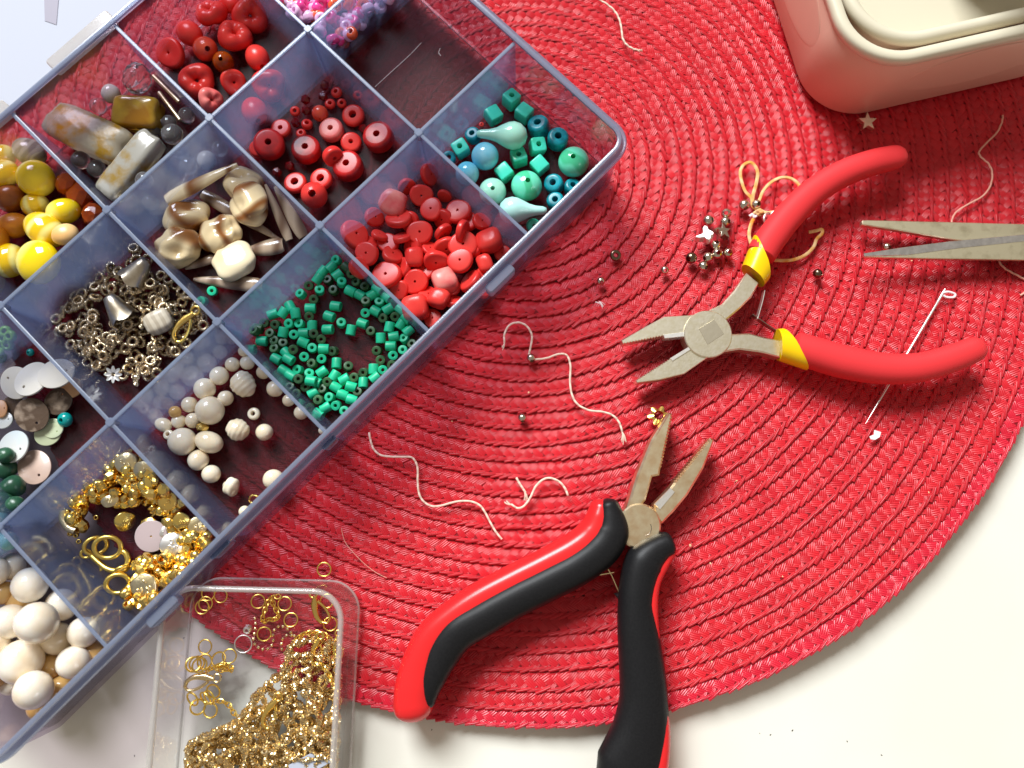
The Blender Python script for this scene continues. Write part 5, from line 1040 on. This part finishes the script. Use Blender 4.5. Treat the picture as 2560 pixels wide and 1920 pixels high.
# ---- gold beads and coins
def coin(rm, sd):
    def f_():
        r = np.random.default_rng(sd); an = np.linspace(0, 2 * math.pi, 32, endpoint=False); k = 1 + .04 * np.sin(3 * an + r.uniform(0, 6)) + .02 * np.sin(5 * an)
        v, f = prism([(rm * q * math.cos(a), rm * q * math.sin(a)) for a, q in zip(an, k)], -rm * .17, rm * .17, rm * .09); v = list(map(tuple, v))
        # raised relief in the middle of the face
        for m in range(7):
            a = r.uniform(0, 6.28); d = rm * r.uniform(.1, .5); pv_, pf = pebble(rm * r.uniform(.12, .3), rm * .1, rm * .07, .1, m, 1); ca, sa = math.cos(a * 2), math.sin(a * 2)
            n0_ = len(v); v += [(x * ca - y * sa + d * math.cos(a), x * sa + y * ca + d * math.sin(a), z + rm * .17) for x, y, z in pv_]; f = f + [tuple(i + n0_ for i in q) for q in pf]
        return v, f
    return f_
nug = lambda: pebble(1.75, 1.6, 1.5, .12, 6, 2)
cornerless = lambda: lathe(bead_prof(1.55, 2.9, .72, .7, 2), 8)
gball = lambda: lathe(ball_prof(1.95, .85, 10, .9), 20)
tiny = lambda: lathe(bead_prof(.85, 1.2, .45, .25, 3), 14)
spacer = lambda: lathe([(1.9, -1.5), (2.0, -1.1), (1.6, -.6), (2.0, 0), (1.6, .6), (2.0, 1.1), (1.9, 1.5), (1.0, 1.5), (1.0, -1.5)], 20)
gold_poly = [y1(x, y) for x, y in ((800, 400), (920, 350), (1060, 520), (1230, 690), (1470, 930), (1440, 1000), (1300, 1040), (1230, 930), (1130, 800), (960, 770), (830, 720), (720, 690), (600, 770), (520, 860), (430, 830), (470, 740), (560, 620), (700, 520))]
gold_poly2 = [y1(x, y) for x, y in ((920, 1120), (1050, 1080), (1250, 1080), (1400, 1020), (1420, 1080), (1290, 1190), (1100, 1380), (960, 1460), (850, 1420), (850, 1340), (930, 1240))]
kinds = (('ball', gball, 'gold ball bead with a wide hole'), ('cube', cornerless, 'gold faceted cornerless cube bead'), ('nugget', nug, 'gold nugget bead with a dimpled face'), ('ball', gball, 'gold ball bead with a wide hole'), ('spacer', spacer, 'gold grooved spacer tube'))
for poly, cnt, wh in ((gold_poly, 74, 'in the larger gold heap'), (gold_poly2, 42, 'in the gold heap by the front rim')):
    n = 0; tries = 0; pl_ = []
    xs_ = [p[0] for p in poly]; ys_ = [p[1] for p in poly]
    while n < cnt and tries < 6000:
        tries += 1; x, y = random.uniform(min(xs_), max(xs_)), random.uniform(min(ys_), max(ys_))
        if not inside(poly, x, y) or any((x - a) ** 2 + (y - b) ** 2 < 140 for a, b in pl_): continue
        pl_.append((x, y)); kn, fnm, lb = random.choice(kinds)
        drop('gold_bead', lb + ' ' + wh, 'bead', md('gold_' + kn, fnm, 'gold', kn != 'cube', 50), x, y, 1.6, 1.25, (R_(1.5), R_(1.5), R_(3)), random.uniform(.95, 1.25), group='gold %s beads %s' % (kn, wh), squash=.7, zmax=9); n += 1
for x, y, r, mt, rot, lab in ((1085, 290, 140, 'gold_pale', (.15, .1, 0), 'pale gold hammered coin bead by the divider at the back'), (1310, 390, 135, 'gold_pale', (.2, -.2, .5), 'pale gold coin bead with a raised head, against the divider'), (1605, 770, 118, 'gold', (.1, .1, .2), 'gold coin bead stamped with rays'), (1380, 1100, 130, 'gold', (.05, .1, 1), 'gold hammered coin resting on the pink disc'), (1070, 1020, 128, 'gold', (.5, .5, .4), 'gold coin bead standing tilted with a wavy face'), (1665, 1310, 150, 'white_metal', (.2, .1, .8), 'bright silvery crumpled coin in the gold heap'), (1985, 1080, 120, 'gold_pale', (.2, .3, .3), 'pale gold coin with a flower relief by the divider'), (1590, 1140, 95, 'white_metal', (.5, .3, .8), 'silvery twisted leaf bead beside the pink disc'), (880, 765, 108, 'gold_pale', (.2, .1, .3), 'pale gold leaf shaped disc'), (1775, 1015, 105, 'gold', (.3, .2, .2), 'gold coin with a deep crumpled relief')):
    rm = r / (2212 / 440) / PXMM(8); drop('gold_coin', lab, 'bead', md('coin_%d' % x, coin(rm, x), mt, angle=60), *yg(x, y), rm * .7, rm * .25, rot, (1, .7, 1) if 'leaf' in lab else 1.0, zmax=12)
x, y = y1(1000, 1290); drop('gold_coin', 'pale gold foil textured coin in the heap by the front rim', 'bead', md('coin_foil', coin(4.4, 4), 'gold_pale', angle=60), x, y, 2.5, 1, (.2, -.1, .3), zmax=12)
put('shell_disc', 'pale pink disc half under the gold coin', 'shell disc', md('pink_disc', lambda: lathe(bead_prof(5.2, .8, .3, .3, 3), 40), 'pink_disc'), *yg(1400, 1210), FLOOR + 1.2, (.12, .1, 0))
for x, y in ((380, 1180), (455, 1195), (710, 975), (470, 945), (340, 905), (430, 840), (490, 1275), (500, 880), (440, 780)): drop('seed_bead', 'tiny gold crimp tube at the left end of the gold heap', 'bead', md('gold_crimp', tiny, 'gold'), *yg(x, y), .8, .6, (R_(.4), R_(.4), 0), group='tiny gold crimps')
put('spacer_bead', 'gold curved channel tube against the left wall', 'bead', md('gold_channel', lambda: tube(catmull([(-4, 1.2, 0), (-1.5, -.3, 0), (1.5, -.3, 0), (4, 1.2, 0)], 6), 1.3, 1.0, 12), 'gold_pale'), *yg(330, 1040), FLOOR + 3, (0, 0, math.radians(-55)))
put('gold_bead', 'faceted gold ball apart from the gold heap', 'bead', md('gold_facet', lambda: lathe(ball_prof(2.6, 1.0, 4, .85), 8), 'gold', False), *yg(520, 1080), FLOOR + 2.2, (.4, -.4, .3))
gold_asm = empty('ring_clasp', 'gold lobster clasp linked with four heavy gold rings', 'clasp', P(*yg(880, 1420), FLOOR))
for x, y, R, r, rot, z in ((850, 1350, 3.5, .72, (.25, .2, 0), 5.6), (700, 1330, 2.9, .6, (.5, .5, .3), 4.4), (575, 1430, 1.3, .42, (.2, .2, 0), 4.0)):
    part('ring', gold_asm, xf(torus(R, r, 32, 10, 1.15), P(*yg(x, y), z), rot), 'gold_wire')
for x, y, R, r, rot, z in ((815, 1270, 3.1, .75, (.3, .15, .2), 4.2), (845, 1170, 1.7, .5, (1.2, .2, .4), 4.8)):
    part('ring', gold_asm, xf(torus(R, r, 32, 10, 1.15), P(*y1(x, y), z), rot), 'gold_wire')
part('hook', gold_asm, tube(catmull([P(*y1(x, y), z) for x, y, z in ((620, 1065, 3.6), (680, 1120, 3.8), (740, 1165, 4), (800, 1180, 4), (860, 1165, 4), (885, 1110, 4), (870, 1060, 4), (835, 1040, 4))], 6), .95, .95, 10), 'gold_wire')
part('lever', gold_asm, tube(catmull([P(*y1(x, y), 3.2) for x, y in ((640, 1085), (690, 1140), (700, 1180))], 6), .5, .5, 8), 'gold_wire')

# ================================================================== contents of the small clear box
SF = SBF
def sring(x, y, R=2.15, r=.24, z=None, rot=None, mat='gold_wire', fn=yc, lab='thin gold jump ring on the floor of the clear box', grp='gold jump rings in the clear box'):
    return put('jump_ring', lab, 'ring', ringm(R, r, mat), *fn(x, y), SF + (.35 if z is None else z), rot or (R_(.12), R_(.12), 0), group=grp)
for x, y in ((945, 385), (1252, 412), (1015, 760), (1323, 598), (1778, 645), (335, 905), (615, 1015), (370, 295), (340, 410), (515, 320), (300, 450), (1740, 380)): sring(x, y)
for x, y, z in ((240, 1100, 1.5), (200, 1110, 2.5), (330, 1080, 1), (190, 1510, 2), (380, 1490, 2.6), (340, 1500, 1.2), (430, 1420, 1), (490, 1050, 1), (395, 1640, 2), (270, 1120, 3.2), (250, 1600, 1)): sring(x, y, 2.2, .3, z, (R_(.6), R_(.6), 0), lab='gold jump ring in the loose pile by the left wall', grp='jump rings piled by the wall')
sring(775, 875, 2.7, .22, .3, (.05, .05, 0), 'steel_bright', lab='larger silver jump ring beside the ball chain', grp=None)
put('metal_bead', 'silver cube bead with a dark hole beside the ball chain', 'bead', md('silver_cube', lambda: lathe(bead_prof(1.35, 2.3, .65, .5, 2), 8), 'steel_bright', False), *yc(828, 705), SF + 1.2, (.3, -.3, .5))
q = P(*yc(1665, 470), SF + 1.6); clasp_parts('lobster_clasp', 'yellow gold lobster clasp at the back corner of the clear box', q, math.radians(118), .95, 'gold')
q = P(*yc(1640, 960), SF + 5); clasp_parts('lobster_clasp', 'gold lobster clasp on the chains with its eyelet up', q, math.radians(85), .85, 'gold')
q = P(*yc(280, 1320), SF + 3); clasp_parts('lobster_clasp', 'dull gold lobster clasp by the left wall of the clear box', q, math.radians(15), .95, 'gold_chain')
q = P(*y2(1880, 1280), SF + 8); clasp_parts('lobster_clasp', 'bright gold spring clasp lying on top of the chain pile', q, math.radians(70), .9, 'gold')
q = P(*yc(1875, 900), SF + 5); clasp_parts('lobster_clasp', 'gold clasp standing at the right wall of the clear box', q, math.radians(95), .7, 'gold')
def chain(pts, lab, kind='twist', mat='gold_chain', step=.72, grp='twisted gold chains heaped in the clear box', size=1.0):
    path = catmull(pts, 12); d = np.r_[0, np.cumsum(np.linalg.norm(np.diff(path, axis=0), axis=1))]
    n_ = max(3, int(d[-1] / step)); t = np.linspace(0, d[-1], n_); pp = np.stack([np.interp(t, d, path[:, i]) for i in range(3)], 1); T = np.gradient(pp, axis=0)
    g = G(); c = pp.mean(0); base = {'twist': torus(.62 * size, .27 * size, 8, 5), 'cable': torus(.75 * size, .2 * size, 10, 5, 1.4), 'ball': pebble(.62 * size, .55 * size, .55 * size, 0, 1, 1)}[kind]
    bv = np.array(base[0])
    for i in range(n_):
        a = Vector(T[i]).normalized()
        if kind == 'twist':
            qr = Vector((0, 0, 1)).rotation_difference(a).to_matrix() @ Euler((0.62 * math.cos(i * .55), 0.62 * math.sin(i * .55), 0)).to_matrix(); v = (bv * np.array([1.25, .8, 1])) @ np.array(Matrix.Rotation(i * .55, 3, 'Z')).T @ np.array(qr).T
        elif kind == 'cable':
            qr = Vector((1, 0, 0)).rotation_difference(a).to_matrix() @ Euler((math.pi / 4 + (i % 2) * math.pi / 2, 0, 0)).to_matrix(); v = bv @ np.array(qr).T
        else:
            qr = Vector((1, 0, 0)).rotation_difference(a).to_matrix(); v = bv @ np.array(qr).T
        g.add(v + pp[i] - c, base[1])
    me = g.mesh('chain', [MAT[mat]], kind != 'ball')
    return tag(obj('gold_chain', me, c), lab, 'chain', grp)
chain([P(*yc(x, y), SF + .8) for x, y in ((910, 580), (918, 660), (905, 740), (895, 830), (920, 890), (980, 930), (1045, 935), (1095, 905), (1120, 840), (1120, 760), (1145, 700), (1200, 670), (1270, 690), (1320, 740), (1375, 790), (1320, 775), (1260, 785), (1220, 840), (1220, 920), (1245, 970), (1290, 1030))], 'fine gold ball chain winding across the clear box floor', 'ball', 'gold_chain', 1.5, None)
chain([P(*yc(x, y), SF + z) for x, y, z in ((1170, 330, 1), (1090, 345, 1), (1040, 450, 1.2), (1000, 560, 1.4), (1010, 620, 1), (1070, 590, 1.6), (1150, 590, 1), (1175, 530, 1), (1130, 440, 1), (1105, 360, 1.4))], 'short gold cable chain bunched on a ring at the back', 'cable', 'gold_wire', 1.15, None)
chain([P(*yc(x, y), SF + z) for x, y, z in ((340, 1190, 1.5), (430, 1150, 2), (520, 1110, 2), (620, 1140, 1.6), (640, 1170, 1), (560, 1180, 2), (480, 1160, 3), (540, 1130, 3), (600, 1160, 2.6))], 'short gold cable chain bunched by the left rings', 'cable', 'gold_wire', 1.1, None)
chain([P(*yc(x, y), SF + z) for x, y, z in ((1290, 1010, 2), (1330, 900, 3), (1400, 810, 3), (1500, 750, 3.5), (1640, 745, 4), (1750, 790, 4), (1790, 860, 4))], 'gold cable chain arching over the back of the chain pile', 'cable', 'gold_wire', 1.1, None)
chain([P(*yc(x, y), SF + z) for x, y, z in ((460, 1530, 2), (540, 1540, 2), (620, 1590, 2), (660, 1660, 2), (700, 1700, 2))], 'gold cable chain running from the rings to the pile', 'cable', 'gold_wire', 1.1, None)
chain([P(*yc(x, y), SF + z) for x, y, z in ((1690, 1110, 6), (1760, 1230, 7), (1820, 1350, 7), (1860, 1460, 7), (1840, 1580, 6))], 'gold cable chain hanging along the right wall', 'cable', 'gold_wire', 1.1, None)
pile = [y2(x, y) for x, y in ((2000, 800), (2180, 740), (2360, 800), (2330, 1659), (2330, 1900), (1290, 1900), (1290, 1480), (1420, 1430), (1650, 1330), (1720, 1170), (1860, 1060), (1960, 930))]
def in_pile(p): return inside(pile, *p)
rg = random.Random(5)
xs_ = [p[0] for p in pile]; ys_ = [p[1] for p in pile]; cx_, cy_ = 690, 1850
for k in range(84):
    while True:
        x, y = rg.uniform(min(xs_), max(xs_)), rg.uniform(min(ys_), max(ys_))
        if in_pile((x, y)): break
    a = rg.uniform(0, 6.28) if k % 2 else rg.choice((-.6, -.9, 2.4)) + rg.uniform(-.4, .4); pts = []; layer = k / 84
    for i in range(rg.randint(9, 15)):
        ed = min(1.0, max(.15, min(abs(x - 470), abs(x - 868)) / 60))
        zz = SF + 1.0 + layer * 8.0 * (0.45 + .55 * ed) + rg.uniform(-.7, 1.0); pts.append(P(x, y, zz))
        for tr in range(12):
            nx_, ny_ = x + 24 * math.cos(a), y + 24 * math.sin(a)
            if in_pile((nx_, ny_)): break
            a += .6
        x, y = nx_, ny_; a += rg.uniform(-.75, .75)
    if len(pts) > 3: chain(pts, 'matt gold twisted chain tangled in the clear box pile', 'twist', 'gold_chain', .62, size=rg.uniform(.9, 1.15))
# white paper label under the chains
q = [P(*y3(x, y), SF + 8.6) for x, y in ((610, 1640), (760, 1560), (880, 1590), (900, 1620), (760, 1700), (640, 1720))]; m0 = np.mean(q, 0)
tag(obj('paper_tag', mesh_data('paper_tag', *to_loc(prism(q, SF + 8.4, SF + 8.7, .05), (m0[0], m0[1], 0)), MAT['paper'], smooth=False), (m0[0], m0[1], 0)), 'folded white paper tag among the gold chains', 'tag')

# ================================================================== crumbs and specks
MAT['crumb'] = principled('crumb', lin(236, 190, 150), 0.8); MAT['speck'] = principled('dark_speck', lin(70, 64, 56), 0.8)
crm = md('crumb', lambda: pebble(.42, .3, .22, .3, 2, 1), 'crumb', False); spk = md('speck', lambda: pebble(.32, .16, .08, .3, 2, 1), 'speck', False)
for fn, x, y in ((y4, 2008, 1005), (y5, 2145, 245), (y5, 2155, 925), (y5, 2010, 125), (z7, 890, 1330), (z8, 1435, 420), (Q(1760, 1000, S8), 1310, 1035), (Q(1760, 1000, S8), 225, 560), (Q(1760, 1000, S8), 1520, 292), (Q(1760, 1000, S8), 175, 1085), (Q(1760, 1000, S8), 545, 1220), (Q(1760, 1000, S8), 1555, 640), (z7, 360, 1530), (y4, 1365, 385)):
    px_, py_ = fn(x, y); put('crumb', 'tiny pale crumb caught between the mat rows', 'crumb', crm, px_, py_, .5 + matz(px_, py_), (R_(1), R_(1), R_(3)), random.uniform(.7, 1.4), group='crumbs on the mat')
for fn, x, y in ((Q(1760, 1320, S8), 612, 1400), (Q(1760, 1320, S8), 1228, 1570), (Q(1760, 1320, S8), 385, 1420), (Q(1760, 1320, S8), 460, 1430), (y2, 1270, 760), (y2, 930, 1575), (y5, 220, 1395), (Q(1760, 1320, S8), 990, 1475)):
    put('speck', 'tiny dark speck on the bare cream table', 'speck', spk, *fn(x, y), TABLE_Z + .06, (0, 0, R_(3)), random.uniform(.6, 1.3), group='specks on the table')
